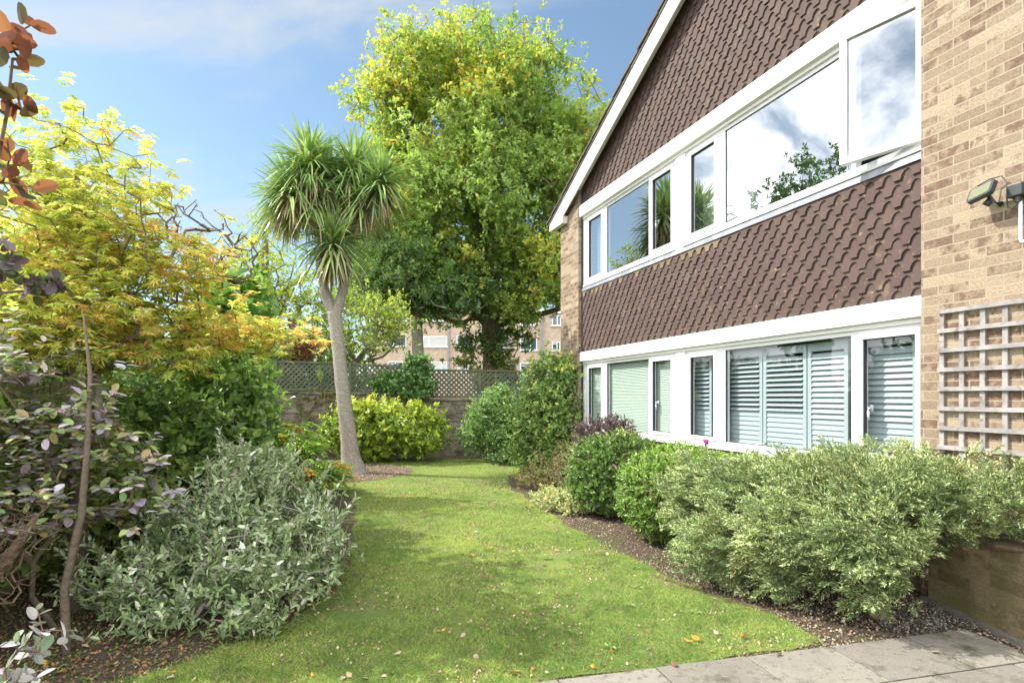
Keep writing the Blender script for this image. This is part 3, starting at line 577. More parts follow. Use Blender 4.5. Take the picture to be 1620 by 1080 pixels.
def blob(ells, n, shell=.32, zmin=.03, gap=0.0, gsc=1.0, lump=.12, cut=.72):
    """points in a union of ellipsoids, crowded towards the surface; gap > 0 leaves irregular holes"""
    E_ = np.array(ells, float); vol = (E_[:, 3]*E_[:, 4]*E_[:, 5])**.8; P, D = [], []; c = 0
    while c < n:
        k = n*2; i = R.choice(len(E_), k, p=vol/vol.sum()); d = rdir(k); r = R.random(k)**shell
        q = E_[i]; p = q[:, :3]+d*q[:, 3:]*r[:, None]
        ok = p[:, 2] > zmin
        for j, e in enumerate(E_):
            ok &= ~((((p-e[:3])/e[3:])**2).sum(1) < cut**2) | (i == j)
        keep = np.nonzero(ok)[0]
        if gap > 0 or lump > 0:
            kk = []
            for a in keep:
                v = noise.noise(Vector(p[a]*gsc)); 
                if gap > 0 and v < -.5+gap*.62 : continue
                kk.append(a)
            keep = np.array(kk, int)
        pp = p[keep]; s_ = 1+lump*np.array([noise.noise(Vector((x*1.7*gsc+5, y*1.7*gsc, z*1.7*gsc))) for x, y, z in pp]) if len(pp) else 1
        cc = q[keep, :3]; pp = cc+(pp-cc)*np.reshape(s_, (-1, 1)); pp[:, 2] = np.maximum(pp[:, 2], zmin)
        P.append(pp); D.append(nrm((pp-cc)/q[keep, 3:]**1.3)); c += len(pp)
    return np.concatenate(P)[:n], np.concatenate(D)[:n]
def grow(mb, nodes, T, step=.25, jit=.05, rtip=.004, rmax=.05, sides=4, pw=.45, up=0.0):
    """join every target to the nearest part of the growing branch system"""
    cap = len(nodes)+len(T)*40; X = np.zeros((cap, 3)); par = np.full(cap, -1); n = len(nodes)
    X[:n] = nodes; par[1:n] = np.arange(n-1)
    root = X[:n].mean(0); order = np.argsort(((T-X[0])**2).sum(1)); tip = np.zeros(len(T), int)
    for t in order:
        d = ((X[:n]-T[t])**2).sum(1) + np.maximum(0, X[:n, 2]-T[t][2])**2*2.0; j = int(np.argmin(d)); a = X[j].copy(); b = T[t]; L = np.linalg.norm(b-a); k = min(30, max(1, int(L/step))); p = j
        for q in range(1, k+1):
            f = q/k; y = a+(b-a)*f; y[2] += up*L*math.sin(f*math.pi)*.3
            if q < k: y = y+R.standard_normal(3)*jit*min(L, 1)
            if n >= cap: break
            X[n] = y; par[n] = p; p = n; n += 1
        tip[t] = p
    cnt = np.zeros(n)
    np.add.at(cnt, tip, 1)
    for i in range(n-1, 0, -1): cnt[par[i]] += cnt[i]
    r = np.minimum(rtip*np.maximum(cnt, 1)**pw, rmax)
    i = np.arange(1, n); i = i[par[i] >= 0]
    mb.segs(X[par[i]], X[i], np.maximum(r[i], np.minimum(r[par[i]], r[i]*1.4)), r[i], sides)
    return X, tip
def shoots(mb, T, D, k, sl, ang, L, Wd, tpl, colf, aj=.35, lj=.2, droop=0.0, start=0.0, upn=0.0, flat=False):
    """k leaves spiralling round a short shoot that ends at each target"""
    m = len(T); D = nrm(D); sv = nrm(np.cross(D, rdir(m))); tv_ = np.cross(D, sv)
    s_ = (start+(1-start)*(np.arange(k)+.5)/k)[None]*np.ones((m, 1)); ph = (np.arange(k)*2.399)[None]+R.random((m, 1))*6.28
    a = ang+aj*.5*R.standard_normal((m, k))
    ring = sv[:, None]*np.cos(ph)[..., None]+tv_[:, None]*np.sin(ph)[..., None]
    P = T[:, None]+D[:, None]*((s_-1)*sl)[..., None]
    A = D[:, None]*np.cos(a)[..., None]+ring*np.sin(a)[..., None]+.5*aj*R.standard_normal((m, k, 3))
    Nn = D[:, None]*np.sin(a)[..., None]-ring*np.cos(a)[..., None]+np.array((0, 0, upn))
    P = P.reshape(-1, 3); A = A.reshape(-1, 3); Nn = Nn.reshape(-1, 3)
    if flat: A[:, 2] *= .35; Nn = Nn*.35+np.array((0, 0, 1.0))
    LL = L*(1+lj*R.standard_normal(len(P))).clip(.4, 1.7)
    leafmesh(mb, P, A, Nn, LL, LL*Wd, tpl, colf(P), droop)
def plant(name, label, cat, at, ells, n, per, sl, L, Wd, pal, ang=.95, tpl=OVAL, leaf='leaf', upd=.5, out=1.0, shell=.32, gap=0.0, gsc=1.0, lump=.15, wts=None, colf=None, roots=None, twig='twig', sub=1, aj=.35,
          rtip=.002, rmax=.03, step=.2, group=None, skin=0, droop=0.0, upn=0.0, rnd=.45, zmin=.04, flat=False, spread=.1, cut=.72, grown=None, twigjit=.05, stray=(.12, .12)):
    E0 = empty(name, at, label=label, cat=cat, group=group); at_ = np.array(at, float)
    T, D = blob(ells, n, shell, zmin, gap, gsc, lump, cut)
    if stray: k_ = R.random(n) < stray[0]; T[k_] += D[k_]*R.uniform(.25, 1, (k_.sum(), 1))*stray[1]+np.array((0, 0, stray[1]*.35)); T[:, 2] = np.maximum(T[:, 2], zmin)
    st = MB(); c0 = np.array(ells[0], float)[:3]
    if roots is None: roots = [np.array([(at_[0], at_[1], -.02), (at_[0]*.9+c0[0]*.1, at_[1]*.9+c0[1]*.1, .12), (at_[0]*.8+c0[0]*.2, at_[1]*.8+c0[1]*.2, .25)])]
    own = np.argmin([((T[:, :2]-np.array(r)[-1][:2])**2).sum(1) for r in roots], 0)
    for i, r in enumerate(roots):
        tt = T[own == i]
        if grown: tt = tt[R.random(len(tt)) < grown]
        if len(tt): grow(st, np.array(r, float), tt, step, twigjit, rtip, rmax)
    st.build('stems', M[twig], E0, loc=-at_)
    fo = MB()
    cf = colf or (lambda P: pick(pal, len(P), wts))
    for q in range(sub):
        dd = D*out+np.array((0, 0, upd))+rnd*R.standard_normal(D.shape); tt = T+(spread*R.standard_normal(T.shape) if q else 0)
        tt[:, 2] = np.maximum(tt[:, 2], zmin)
        shoots(fo, tt, dd, per, sl, ang, L, Wd, tpl, cf, aj=aj, droop=droop, upn=upn, flat=flat)
    fo.build('foliage', M[leaf], E0, loc=-at_)
    return E0
def lerp_pal(pa, pb, f, jit=.14):
    """per leaf: mix between two palettes by probability f"""
    a = pick(pa, len(f), None, jit); b = pick(pb, len(f), None, jit); k = R.random(len(f)) < f; a[k] = b[k]; return a
def nz(P, sc, off=0.0): return np.array([noise.noise(Vector((x*sc+off, y*sc, z*sc))) for x, y, z in P])
def nzc(P, sc, off=0.0):
    """coarse noise, evaluated on a grid cache so large leaf sets stay quick"""
    g = np.round(P*sc*2.5).astype(int); u, inv = np.unique(g, axis=0, return_inverse=True); inv = np.ravel(inv)
    v = np.array([noise.noise(Vector((a/2.5+off, b/2.5, c/2.5))) for a, b, c in u]); return v[inv]

# --- big oak-like tree behind the wall
oak = empty('broad_tree', (-.78, 22, 0), label='tall broad green tree with yellow tinged upper crown behind the wall', cat='tree')
def ocol(P):
    f = np.clip((P[:, 2]-9.0)/8.0, 0, 1)*.55+.75*nzc(P, .55)+.12*(P[:, 0] < -1)
    return lerp_pal([(.16, .23, .06), (.19, .265, .065), (.13, .19, .05), (.22, .29, .07)], [(.33, .34, .05), (.38, .32, .05), (.40, .27, .045), (.27, .32, .05)], np.clip(f, .03, .85))
OE = [(-1.3, 22, 9.4, 5.0, 4.6, 4.2), (-1.6, 22, 12.0, 4.3, 4.2, 3.6), (-3.2, 21.2, 12.3, 2.4, 3, 2.5), (.8, 21.5, 11.6, 2.9, 3.4, 2.9), (2.0, 21.5, 9.4, 2.6, 3.4, 3.1), (-4.4, 21, 8.0, 2.2, 3, 2.6), (1.2, 21.0, 6.4, 2.6, 3, 1.8), (-3.6, 21, 5.6, 2.5, 2.6, 1.5), (-1.0, 20.0, 8.3, 3.2, 2.4, 3.2), (-2.3, 20.6, 4.7, 1.3, 1.2, .8), (.3, 20.6, 5.0, 1.3, 1.2, .7), (-2.4, 22, 14.0, 1.6, 2, 1.5), (-.3, 22, 14.0, 1.7, 2, 1.2)]
T, D = blob(OE, 2700, .40, 3.6, gap=.60, gsc=.6, lump=.32, cut=.55)
st = MB(); trunk = np.array([(-.78, 22, -.1), (-.80, 22, 1.4), (-.72, 22, 3.0), (-.78, 22, 4.3), (-.95, 22, 5.2), (-1.25, 22.0, 6.6), (-1.35, 22, 8.2), (-1.5, 22, 9.8), (-1.4, 22.2, 11.4), (-1.5, 22.1, 13.0)])
st.tube(trunk, [.56, .44, .39, .40, .30, .24, .19, .14, .10, .05], 12, rough=.05)
limbs = [[(-.85, 22, 4.6), (-.2, 21.8, 5.7), (.8, 21.6, 6.9), (2.0, 21.5, 8.2)], [(-.8, 22, 4.3), (-2.0, 21.7, 5.3), (-3.4, 21.4, 6.0), (-4.6, 21.2, 6.4)], [(-.8, 22, 4.4), (.6, 21.5, 4.6), (1.8, 21.2, 4.9), (2.6, 21.0, 5.2)], [(-1.1, 22, 5.8), (-1.9, 21.7, 7.4), (-3.0, 21.4, 8.8), (-3.8, 21.2, 10.2)], [(-.95, 22, 5.2), (-.3, 22.2, 7.0), (.5, 22.1, 9.0), (1.2, 22.1, 11.2)]]
nodes = list(trunk)
for l in limbs:
    st.tube(l, [.18, .13, .09, .045], 8, rough=.05)
    for a, b in zip(l[:-1], l[1:]):
        for f in (0, .33, .66): nodes.append(np.array(a)*(1-f)+np.array(b)*f)
nd = np.array(nodes)
o_ = st.build('trunk', M['bark'], oak, loc=(.78, -22, 0))
br_ = MB(); grow(br_, nd, T, .55, .06, .008, .10, 4, .42, up=.3)
fo = MB()
for q in range(9):
    tt = T+.24*R.standard_normal(T.shape)*(q > 0); dd = D+.8*R.standard_normal(D.shape)+np.array((0, 0, .25))
    shoots(fo, tt, dd, 9, .34, 1.05, .135, .62, DIAM, ocol, aj=.6, upn=.5)
# wispy leader shoots round the top
sel = T[(T[:, 2] > 12.6)]; sel = sel[R.random(len(sel)) < .14]
ad = np.array([R.normal(0, .10, len(sel)), R.normal(0, .1, len(sel)), np.ones(len(sel))]).T + (sel-np.array((-1.3, 22, 11)))*.03
tops = sel+nrm(ad)*R.uniform(.5, 1.4, (len(sel), 1)); br_.segs(sel, tops, np.full(len(sel), .012), np.full(len(sel), .004), 4); br_.build('branches', M['bark'], oak, loc=(.78, -22, 0))
shoots(fo, tops, ad, 20, 1.3, .8, .12, .5, DIAM, lambda P: lerp_pal([(.08, .14, .03), (.06, .10, .03)], [(.30, .22, .03)], np.full(len(P), .2)), aj=.5)
fo.build('foliage', M['leaf_oak'], oak, loc=(.78, -22, 0))

def tree(name, label, at, trunk, rads, ells, n, sub, per, L, Wd, colf, bark='bark', sides=10, gap=.35, gsc=.6, zmin=2.0, leaf='leaf', sl=.3, tpl=DIAM, down=.2, rtip=.006, extra=(), group=None, lump=.2, aj=.6, spread=.25, shell=.42, cut=.55):
    E0 = empty(name, at, label=label, cat='tree', group=group); lo = -np.array(at, float)
    T, D = blob(ells, n, shell, zmin, gap, gsc, lump, cut)
    q = MB(); q.tube(trunk, rads, sides, rough=.04); nd = [np.array(p) for p in trunk]
    for l, rr in extra:
        q.tube(l, rr, 7, rough=.04)
        for a, b in zip(l[:-1], l[1:]):
            for f in (0, .5): nd.append(np.array(a)*(1-f)+np.array(b)*f)
    q.build('trunk', M[bark], E0, loc=lo)
    q = MB(); k = len(nd); grow(q, np.array(nd), T, .35, .06, rtip, .05, 4, .42, up=.2); q.build('branches', M[bark], E0, loc=lo)
    q = MB()
    for i in range(sub):
        shoots(q, T+spread*R.standard_normal(T.shape)*(i > 0), D*.6+.8*R.standard_normal(D.shape)+np.array((0, 0, down)), per, sl, 1.0, L, Wd, tpl, colf, aj=aj, upn=.4)
    q.build('foliage', M[leaf], E0, loc=lo); return E0
DG = [(.07, .125, .04), (.09, .15, .045), (.055, .10, .035)]; YG = [(.24, .29, .05), (.31, .33, .06), (.18, .24, .05)]
tree('drooping_tree', 'dark green leaved tree with a straight grey trunk left of the tall broad tree', (-3.32, 20, 0), [(-3.32, 20, -.1), (-3.34, 20, 1.5), (-3.30, 20, 3.0), (-3.36, 20, 4.6), (-3.3, 20, 6.4)], [.27, .235, .22, .20, .10],
     [(-3.4, 19.8, 5.9, 2.3, 2.0, 1.5), (-2.2, 19.6, 5.2, 1.5, 1.5, .95), (-4.6, 19.6, 5.3, 1.2, 1.4, .9)], 620, 4, 10, .13, .5, lambda P: lerp_pal(DG+[(.07, .13, .04)], [(.16, .19, .04)], np.full(len(P), .1)), bark='bark_pale', zmin=3.3, down=-.9, gap=.42, gsc=.9)
tree('pale_branched_tree', 'small spreading yellow green tree with pale crooked branches behind the palm', (-4.9, 17.2, 0), [(-4.9, 17.2, -.1), (-5.0, 17.2, 1.6), (-4.75, 17.2, 2.6), (-4.2, 17.1, 3.3), (-3.7, 17.0, 4.1)], [.12, .10, .085, .06, .03],
     [(-4.6, 17.0, 3.5, 1.4, 1.0, .95), (-3.7, 17.0, 3.9, 1.1, 1.0, .8), (-5.6, 17.2, 3.2, 1.1, 1.0, .8), (-5.2, 17.2, 4.4, .8, .8, .6)], 330, 3, 8, .11, .5, lambda P: lerp_pal(YG, DG, np.full(len(P), .25)), bark='bark_pale', zmin=2.2, gap=.5, gsc=1.2,
     extra=[([(-5.0, 17.2, 2.0), (-5.9, 17.1, 2.5), (-6.2, 17.0, 3.1), (-5.8, 17.0, 3.7)], [.07, .06, .045, .02]), ([(-4.75, 17.2, 2.6), (-4.9, 17.1, 3.3), (-5.3, 17.0, 4.2)], [.05, .035, .02]), ([(-4.75, 17.2, 2.6), (-3.9, 17.1, 2.8), (-3.2, 17, 3.4)], [.05, .035, .02])])
tree('slender_tree', 'thin open yellow green tree standing left of the palm against the sky', (-6.9, 16.4, 0), [(-6.9, 16.4, -.1), (-6.95, 16.4, 2.2), (-7.0, 16.4, 3.8), (-7.2, 16.4, 5.6), (-7.1, 16.4, 6.6)], [.10, .085, .06, .035, .012],
     [(-7.0, 16.4, 5.6, 1.1, 1.0, 1.5), (-6.5, 16.4, 4.4, 1.1, 1.0, 1.1), (-7.7, 16.4, 4.6, .8, .9, 1.0)], 260, 3, 8, .10, .55, lambda P: pick(YG, len(P)), gap=.5, gsc=1.3, zmin=2.6, extra=[([(-6.95, 16.4, 3.0), (-7.6, 16.3, 4.0), (-7.9, 16.3, 5.2)], [.04, .03, .012]), ([(-7.0, 16.4, 3.8), (-6.4, 16.3, 4.8), (-6.2, 16.3, 5.6)], [.04, .025, .01])])
tree('reflected_tree', 'tree beyond the left boundary seen reflected in the upper windows', (-28, 19, 0), [(-28, 19, -.1), (-28, 19, 5), (-27.8, 19, 8), (-27.6, 19, 11), (-27.5, 19, 14)], [.5, .42, .34, .22, .08],
     [(-27.5, 19, 13.5, 4.2, 4, 3.2), (-30.5, 18, 11.5, 3, 3, 2.4), (-25, 20, 11, 2.8, 3, 2.2)], 420, 3, 8, .24, .5, lambda P: pick(DG, len(P)), gap=.5, gsc=.5, zmin=7)
# --- hedge and bushes beyond the wall and beyond the side fence
def bush(name, label, at, ells, n, per, L, pal, **k): return plant(name, label, 'bush', at, ells, n, per, k.pop('sl', .16), L, k.pop('Wd', .5), pal, **k)
bush('dark_hedge_bush', 'dark evergreen bush behind the lattice fence at the far left', (-6.6, 16.6, 0), [(-6.8, 16.7, 1.9, 1.2, .8, 1.35), (-7.9, 16.6, 2.1, 1.2, .8, 1.5)], 420, 12, .10, DG, gap=.2, sub=3, spread=.16, tpl=DIAM, sl=.25)
bush('green_bush', 'leafy green bush behind the lattice fence left of the palm trunk', (-4.9, 17.9, 0), [(-5.2, 17.9, 1.8, 1.2, .8, 1.2), (-4.0, 18.0, 1.6, 1.0, .8, 1.0)], 360, 12, .10, DG+YG[2:], gap=.2, sub=3, spread=.16, tpl=DIAM, sl=.25)
bush('creeper_clump', 'dark ivy clad stump with rusty dead stems behind the fence at the left', (-6.05, 15.9, 0), [(-6.1, 16.0, 2.4, .38, .35, 1.2)], 200, 10, .09, DG, sub=2, tpl=DIAM, sl=.2)
bush('rusty_fern_clump', 'clump of rusty brown dead fronds above the far end of the fence', (-5.75, 15.75, 0), [(-5.8, 15.8, 2.95, .42, .3, .38), (-6.05, 15.8, 3.3, .16, .2, .45)], 90, 12, .10, [(.20, .085, .035), (.15, .06, .03)], sub=2, tpl=BLADE, Wd=.2, sl=.3, twig='bark')
for i, (x, y, r_, h_, lb) in enumerate(((-6.3, 10.2, 1.15, 2.5, 'green bush beyond the side fence just left of the slender tree'), (-7.8, 12.6, 1.3, 2.7, 'tall dark bush filling the far left corner beyond the fence'), (-6.1, 7.2, 1.2, 2.7, 'dark glossy bush beyond the side fence behind the yellow maple'), (-6.0, 5.2, 1.2, 2.8, 'dark bush beyond the side fence at the left edge'))):
    bush('boundary_bush', lb, (x, y, 0), [(x, y, h_*.55, r_, r_, h_*.5), (x+.3, y+.6, h_*.8, r_*.7, r_*.7, h_*.25)], 420, 10, .11, DG+[(.09, .16, .035)], gap=.15, sub=3, spread=.15, tpl=DIAM, sl=.22, group='bushes beyond the side fence')
plant('bare_twig_shrub', 'tangle of bare grey twigs rising above the yellow maple', 'shrub', (-5.3, 9.0, 0), [(-5.2, 9.0, 4.15, .85, .7, .6), (-4.5, 9.2, 3.9, .55, .5, .5)], 210, 2, .1, .05, .4, [(.16, .10, .03), (.25, .16, .03)], roots=[[(-5.3, 9, 0), (-5.3, 9, 1.5), (-5.25, 9, 2.8), (-5.1, 9, 3.4)]], twig='twig', rtip=.007, rmax=.04, step=.22, twigjit=.12, tpl=DIAM)
plant('bare_twig_shrub', 'bare purplish twigs at the far left behind the maple top', 'shrub', (-6.3, 8.0, 0), [(-6.3, 8.0, 4.0, .9, .6, .6)], 200, 2, .1, .05, .4, [(.16, .10, .03)], roots=[[(-6.3, 8, 0), (-6.3, 8, 1.5), (-6.3, 8, 2.8), (-6.2, 8, 3.4)]], twig='twig', rtip=.006, rmax=.04, step=.22, twigjit=.12, tpl=DIAM)
plant('large_leaved_shrub', 'bright green large leaved shrub peeping over the yellow maple', 'shrub', (-4.5, 9.3, 0), [(-4.55, 9.3, 3.1, .65, .5, .55)], 80, 8, .2, .19, .6, [(.11, .21, .035), (.07, .15, .03), (.16, .27, .04)], leaf='leaf_gloss', roots=[[(-4.5, 9.3, 0), (-4.5, 9.3, 2.3)]])

# --- cabbage palm
palm = empty('cabbage_palm', (-3.37, 12, 0), label='tall cabbage palm with a leaning grey trunk and spiky leaf heads', cat='palm tree'); pl_ = -np.array((-3.37, 12, 0))
def PX(x, y, Y): return ((x-810)/900*Y, Y, 1.6+(628-y)/900*Y)
tp = np.array([(-3.33, 12, -.06), (-3.34, 12, .04), (-3.40, 12, .30), (-3.44, 12, .7), (-3.52, 12, 1.3), (-3.60, 12, 2.0), (-3.66, 12, 2.6), (-3.72, 12, 3.15), (-3.745, 12, 3.4)])
def dense(P, r, k):
    P = np.array(P, float); r = np.array(r, float); t = np.linspace(0, len(P)-1, k); i = np.arange(len(P)); return np.stack([np.interp(t, i, P[:, j]) for j in range(3)], 1), np.interp(t, i, r)
q = MB(); a, b = dense(tp, [.33, .265, .20, .172, .152, .138, .133, .138, .145], 60); q.tube(a, b, 16, rough=.025); q.build('trunk', M['bark_palm'], palm, smooth=True, loc=pl_)
q = MB()
forks = [([(-3.74, 12, 3.3), (-3.92, 11.95, 3.75), (-4.02, 11.9, 4.4), (-3.95, 11.8, 5.0)], [.11, .10, .09, .07]),
         ([(-3.72, 12, 3.3), (-3.60, 12.05, 3.8), (-3.50, 12.1, 4.5), (-3.42, 12.1, 5.0)], [.115, .10, .095, .09]),
         ([(-3.42, 12.1, 5.0), (-3.30, 12.1, 5.5), (-3.32, 12.1, 6.1), (-3.36, 12.1, 6.5)], [.085, .07, .065, .06]),
         ([(-3.95, 11.8, 5.0), (-4.1, 11.8, 5.5), (-4.15, 11.8, 6.1), (-4.2, 11.8, 6.55)], [.075, .065, .06, .055]),
         ([(-3.95, 11.8, 5.0), (-4.35, 12.1, 5.4), (-4.65, 12.2, 5.7), (-4.85, 12.3, 6.0)], [.06, .055, .05, .05]),
         ([(-3.42, 12.1, 5.0), (-3.05, 11.9, 5.3), (-2.85, 11.85, 5.7), (-2.70, 11.8, 6.15)], [.065, .055, .05, .05]),
         ([(-3.95, 11.8, 5.0), (-3.85, 12.4, 5.5), (-3.75, 12.6, 6.0)], [.06, .05, .05])]
for P, r in forks: a, b = dense(P, r, 24); q.tube(a, b, 10, rough=.04)
q.build('limbs', M['bark_palm'], palm, smooth=True, loc=pl_)
BL3 = T_([(0, -.3, 0), (0, .3, 0), (.33, -.5, 0), (.33, .5, 0), (.66, -.42, 0), (.66, .42, 0), (1, -.05, 0), (1, .05, 0)], [(0, 2, 3, 1), (2, 4, 5, 3), (4, 6, 7, 5)])
heads = [(-4.2, 11.8, 6.5, 1.05, 420), (-3.36, 12.1, 6.5, 1.0, 380), (-2.72, 11.8, 6.15, .86, 300), (-4.85, 12.3, 6.0, .92, 320), (-3.72, 12.65, 6.05, .95, 260), (-3.70, 11.75, 4.9, .92, 330), (-4.5, 11.6, 5.95, .85, 220), (-3.85, 11.9, 6.35, .9, 170), (-4.1, 11.7, 5.75, .75, 120), (-3.1, 11.8, 5.8, .75, 130)]
for hx, hy, hz, hl, nn in heads:
    q = MB(); nn = int(nn*1.15)
    z = R.uniform(-.5, 1.0, nn); ph = R.uniform(0, 6.283, nn); rr = np.sqrt(1-z**2).clip(0, 1); A = np.stack([rr*np.cos(ph), rr*np.sin(ph), z], 1)
    P = np.array((hx, hy, hz))+A*.05-np.stack([0*z, 0*z, (1-z)*.16], 1)+.07*R.standard_normal((nn, 3))
    LL = hl*R.uniform(.55, 1.05, nn)
    c = pick([(.14, .21, .07), (.18, .26, .09), (.10, .16, .06), (.26, .32, .12)], nn)
    low = z < -.38; c[low] = pick([(.17, .18, .085), (.10, .14, .055), (.20, .17, .10)], low.sum())
    leafmesh(q, P, A, np.tile([0, 0, 1.0], (nn, 1))+.15*R.standard_normal((nn, 3)), LL, .042, BL3, c, droop=(.18+.5*(1-z)*R.uniform(.3, 1, nn)))
    # dead hanging skirt
    ns = int(nn*.26); ph = R.uniform(0, 6.283, ns); zz_ = R.uniform(-1.6, -.5, ns); A = np.stack([np.cos(ph)*.6, np.sin(ph)*.6, zz_], 1); P = np.array((hx, hy, hz-.16))+nrm(A)*.04-np.stack([0*zz_, 0*zz_, R.uniform(0, .25, ns)], 1)
    leafmesh(q, P, A, np.stack([np.cos(ph), np.sin(ph), 0*ph+.4], 1), hl*R.uniform(.5, .85, ns), .032, BL3, pick([(.24, .19, .11), (.17, .13, .08), (.30, .25, .15)], ns), droop=.2)
    q.build('leaf_head', M['leaf_gloss'], palm, loc=pl_)
# flower stalk fuzz between the limbs
q = MB(); T, D = blob([(-3.62, 11.65, 5.25, .32, .25, .22)], 90, .5, 1); q.segs(np.tile([(-3.66, 11.9, 5.0)], (90, 1)), T, np.full(90, .006), np.full(90, .002), 3); shoots(q, T, D, 8, .12, .9, .03, .3, DIAM, lambda P: pick([(.28, .23, .13), (.2, .2, .09)], len(P))); q.build('seed_stalks', M['dry'], palm, loc=pl_)

# --- shrubs at the back
yb = lambda P: lerp_pal([(.17, .235, .03), (.11, .17, .022), (.22, .28, .035)], [(.40, .42, .065), (.33, .37, .055), (.46, .45, .08)], np.clip((P[:, 2]-.98)*1.0+.4*nzc(P, 1.6), .04, .88))
plant('golden_shrub', 'rounded golden yellow leaved shrub between palm trunk and bare wall', 'shrub', (-3.15, 14.1, 0), [(-3.1, 14.1, .95, 1.2, .75, .62), (-3.9, 14.0, .85, .85, .65, .62), (-2.45, 14.1, .85, .80, .65, .55), (-3.4, 14.1, .45, 1.2, .6, .42), (-2.2, 13.8, .55, .5, .45, .35)], 700, 9, .16, .085, .55, None, ang=1.05, colf=yb, leaf='leaf_gloss', sub=3, spread=.09, lump=.25, gap=.12, gsc=1.7, zmin=.12, shell=.3)
plant('arching_shrub', 'mid green arching shrub with layered sprays against the back wall', 'shrub', (-.45, 14.3, 0), [(-.45, 14.2, 1.05, .72, .6, .78), (-.75, 14.1, .7, .65, .55, .55), (0.05, 14.0, .8, .6, .5, .75), (-.35, 14.2, 1.6, .4, .4, .35)], 520, 16, .32, .055, .5, [(.14, .22, .07), (.18, .28, .085), (.10, .16, .05)], ang=1.0, sub=3, spread=.1, upd=.1, lump=.3, gap=.2, gsc=1.8, leaf='leaf_gloss', zmin=.1)
cl = lambda P: lerp_pal([(.14, .21, .06), (.18, .26, .07), (.10, .15, .045)], [(.42, .40, .07), (.36, .38, .07)], np.clip(.35*(P[:, 2]-2.05)+.30*(P[:, 0] < .45)+.65*nzc(P, 1.5, 3)+.04, .04, .8))
plant('wall_climber', 'tangled green and yellow climber smothering the far corner of the house', 'climbing plant', (.75, 11.2, 0), [(.70, 11.0, 1.45, .60, .45, .90), (.85, 10.7, 1.1, .50, .42, .8), (.45, 11.1, 1.1, .45, .4, .7), (.95, 10.7, 2.05, .30, .3, .42), (.35, 11.1, .5, .4, .4, .4)], 620, 10, .22, .062, .6, None, colf=cl, sub=3, spread=.1, lump=.35, gap=.22, gsc=2.2, leaf='leaf_gloss', upd=.1)
plant('fence_ivy', 'dark green ivy hanging over the lattice fence right of the palm', 'climbing plant', (-2.85, 15.3, 0), [(-2.55, 15.35, 2.35, .40, .22, .38), (-2.75, 15.3, 1.95, .75, .16, .32), (-3.3, 15.3, 1.95, .55, .12, .28), (-2.4, 15.3, 1.9, .3, .14, .35)], 340, 8, .14, .07, .75, [(.06, .12, .04), (.09, .17, .05), (.13, .22, .07)], sub=3, spread=.08, lump=.3, leaf='leaf_gloss', zmin=1.5, roots=[[(-2.85, 15.4, 0), (-2.8, 15.4, .8), (-2.8, 15.4, 1.5)]])
plant('wall_weeds', 'straggly mixed weeds growing on top of the wall left of the palm', 'weeds', (-5.2, 15.2, 1.72), [(-5.3, 15.15, 1.62, .9, .15, .28), (-4.5, 15.15, 1.55, .5, .12, .2), (-5.6, 15.1, 1.2, .4, .12, .4)], 170, 8, .14, .05, .5, [(.16, .18, .05), (.10, .14, .04), (.22, .18, .08)], zmin=.9, roots=[[(-5.2, 15.1, 1.6), (-5.2, 15.1, 1.65)]], gap=.3, gsc=2)
for k, (x, z) in enumerate(((-5.08, .58), (-4.58, .48))):
    plant('tall_weed', ('taller' if k == 0 else 'shorter')+' pale green weed spire in front of the lattice fence', 'weed', (x, 15.1, 1.75), [(x, 15.1, 1.75+z*.75, .07, .06, z*.3)], 26, 6, .1, .05, .3, [(.28, .34, .12), (.2, .28, .1)], zmin=1.7, roots=[[(x, 15.1, 1.75), (x, 15.1, 1.75+z*.5), (x, 15.1, 1.75+z)]], twig='twig')
plant('low_ground_plant', 'low dark leafy plant at the foot of the arching shrub', 'plant', (.05, 13.4, 0), [(.05, 13.4, .22, .55, .3, .2)], 110, 8, .12, .06, .5, DG+[(.08, .15, .04)], sub=2, leaf='leaf_gloss')

# --- shrubs in the house bed
def clipped(name, label, at, e, n, pal, per=10, L=.034, lf='leaf_gloss', **k):
    return plant(name, label, 'bush', at, e, n, per, .085, L, .5, pal, ang=.8, leaf=lf, stray=k.pop('stray', (.04, .03)), shell=k.pop('shell', .10), lump=k.pop('lump', .05), upd=.25, out=1.3, rnd=.35, sub=k.pop('sub', 2), spread=.035, zmin=.06, gsc=1.6, **k)
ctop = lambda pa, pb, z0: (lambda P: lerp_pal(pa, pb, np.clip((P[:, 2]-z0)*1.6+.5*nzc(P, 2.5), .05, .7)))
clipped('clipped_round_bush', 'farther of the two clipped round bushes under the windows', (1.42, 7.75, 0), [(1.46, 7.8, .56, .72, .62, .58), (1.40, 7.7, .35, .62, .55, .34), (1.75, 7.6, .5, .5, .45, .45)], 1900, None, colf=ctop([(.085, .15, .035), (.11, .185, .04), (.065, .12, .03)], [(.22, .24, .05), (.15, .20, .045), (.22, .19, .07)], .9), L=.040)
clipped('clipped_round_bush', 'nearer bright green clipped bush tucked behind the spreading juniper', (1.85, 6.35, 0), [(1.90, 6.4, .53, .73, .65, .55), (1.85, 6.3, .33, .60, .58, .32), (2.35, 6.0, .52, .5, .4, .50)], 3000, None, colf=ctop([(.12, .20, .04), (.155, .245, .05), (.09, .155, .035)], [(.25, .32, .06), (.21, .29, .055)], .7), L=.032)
clipped('purple_leaved_shrub', 'low dark purple leaved shrub below the narrow lower window', (1.45, 9.3, 0), [(1.30, 9.1, 1.0, .36, .4, .30), (1.6, 8.75, 1.15, .3, .3, .20)], 330, [(.085, .055, .06), (.12, .085, .09), (.07, .055, .045)], lump=.3, shell=.3)
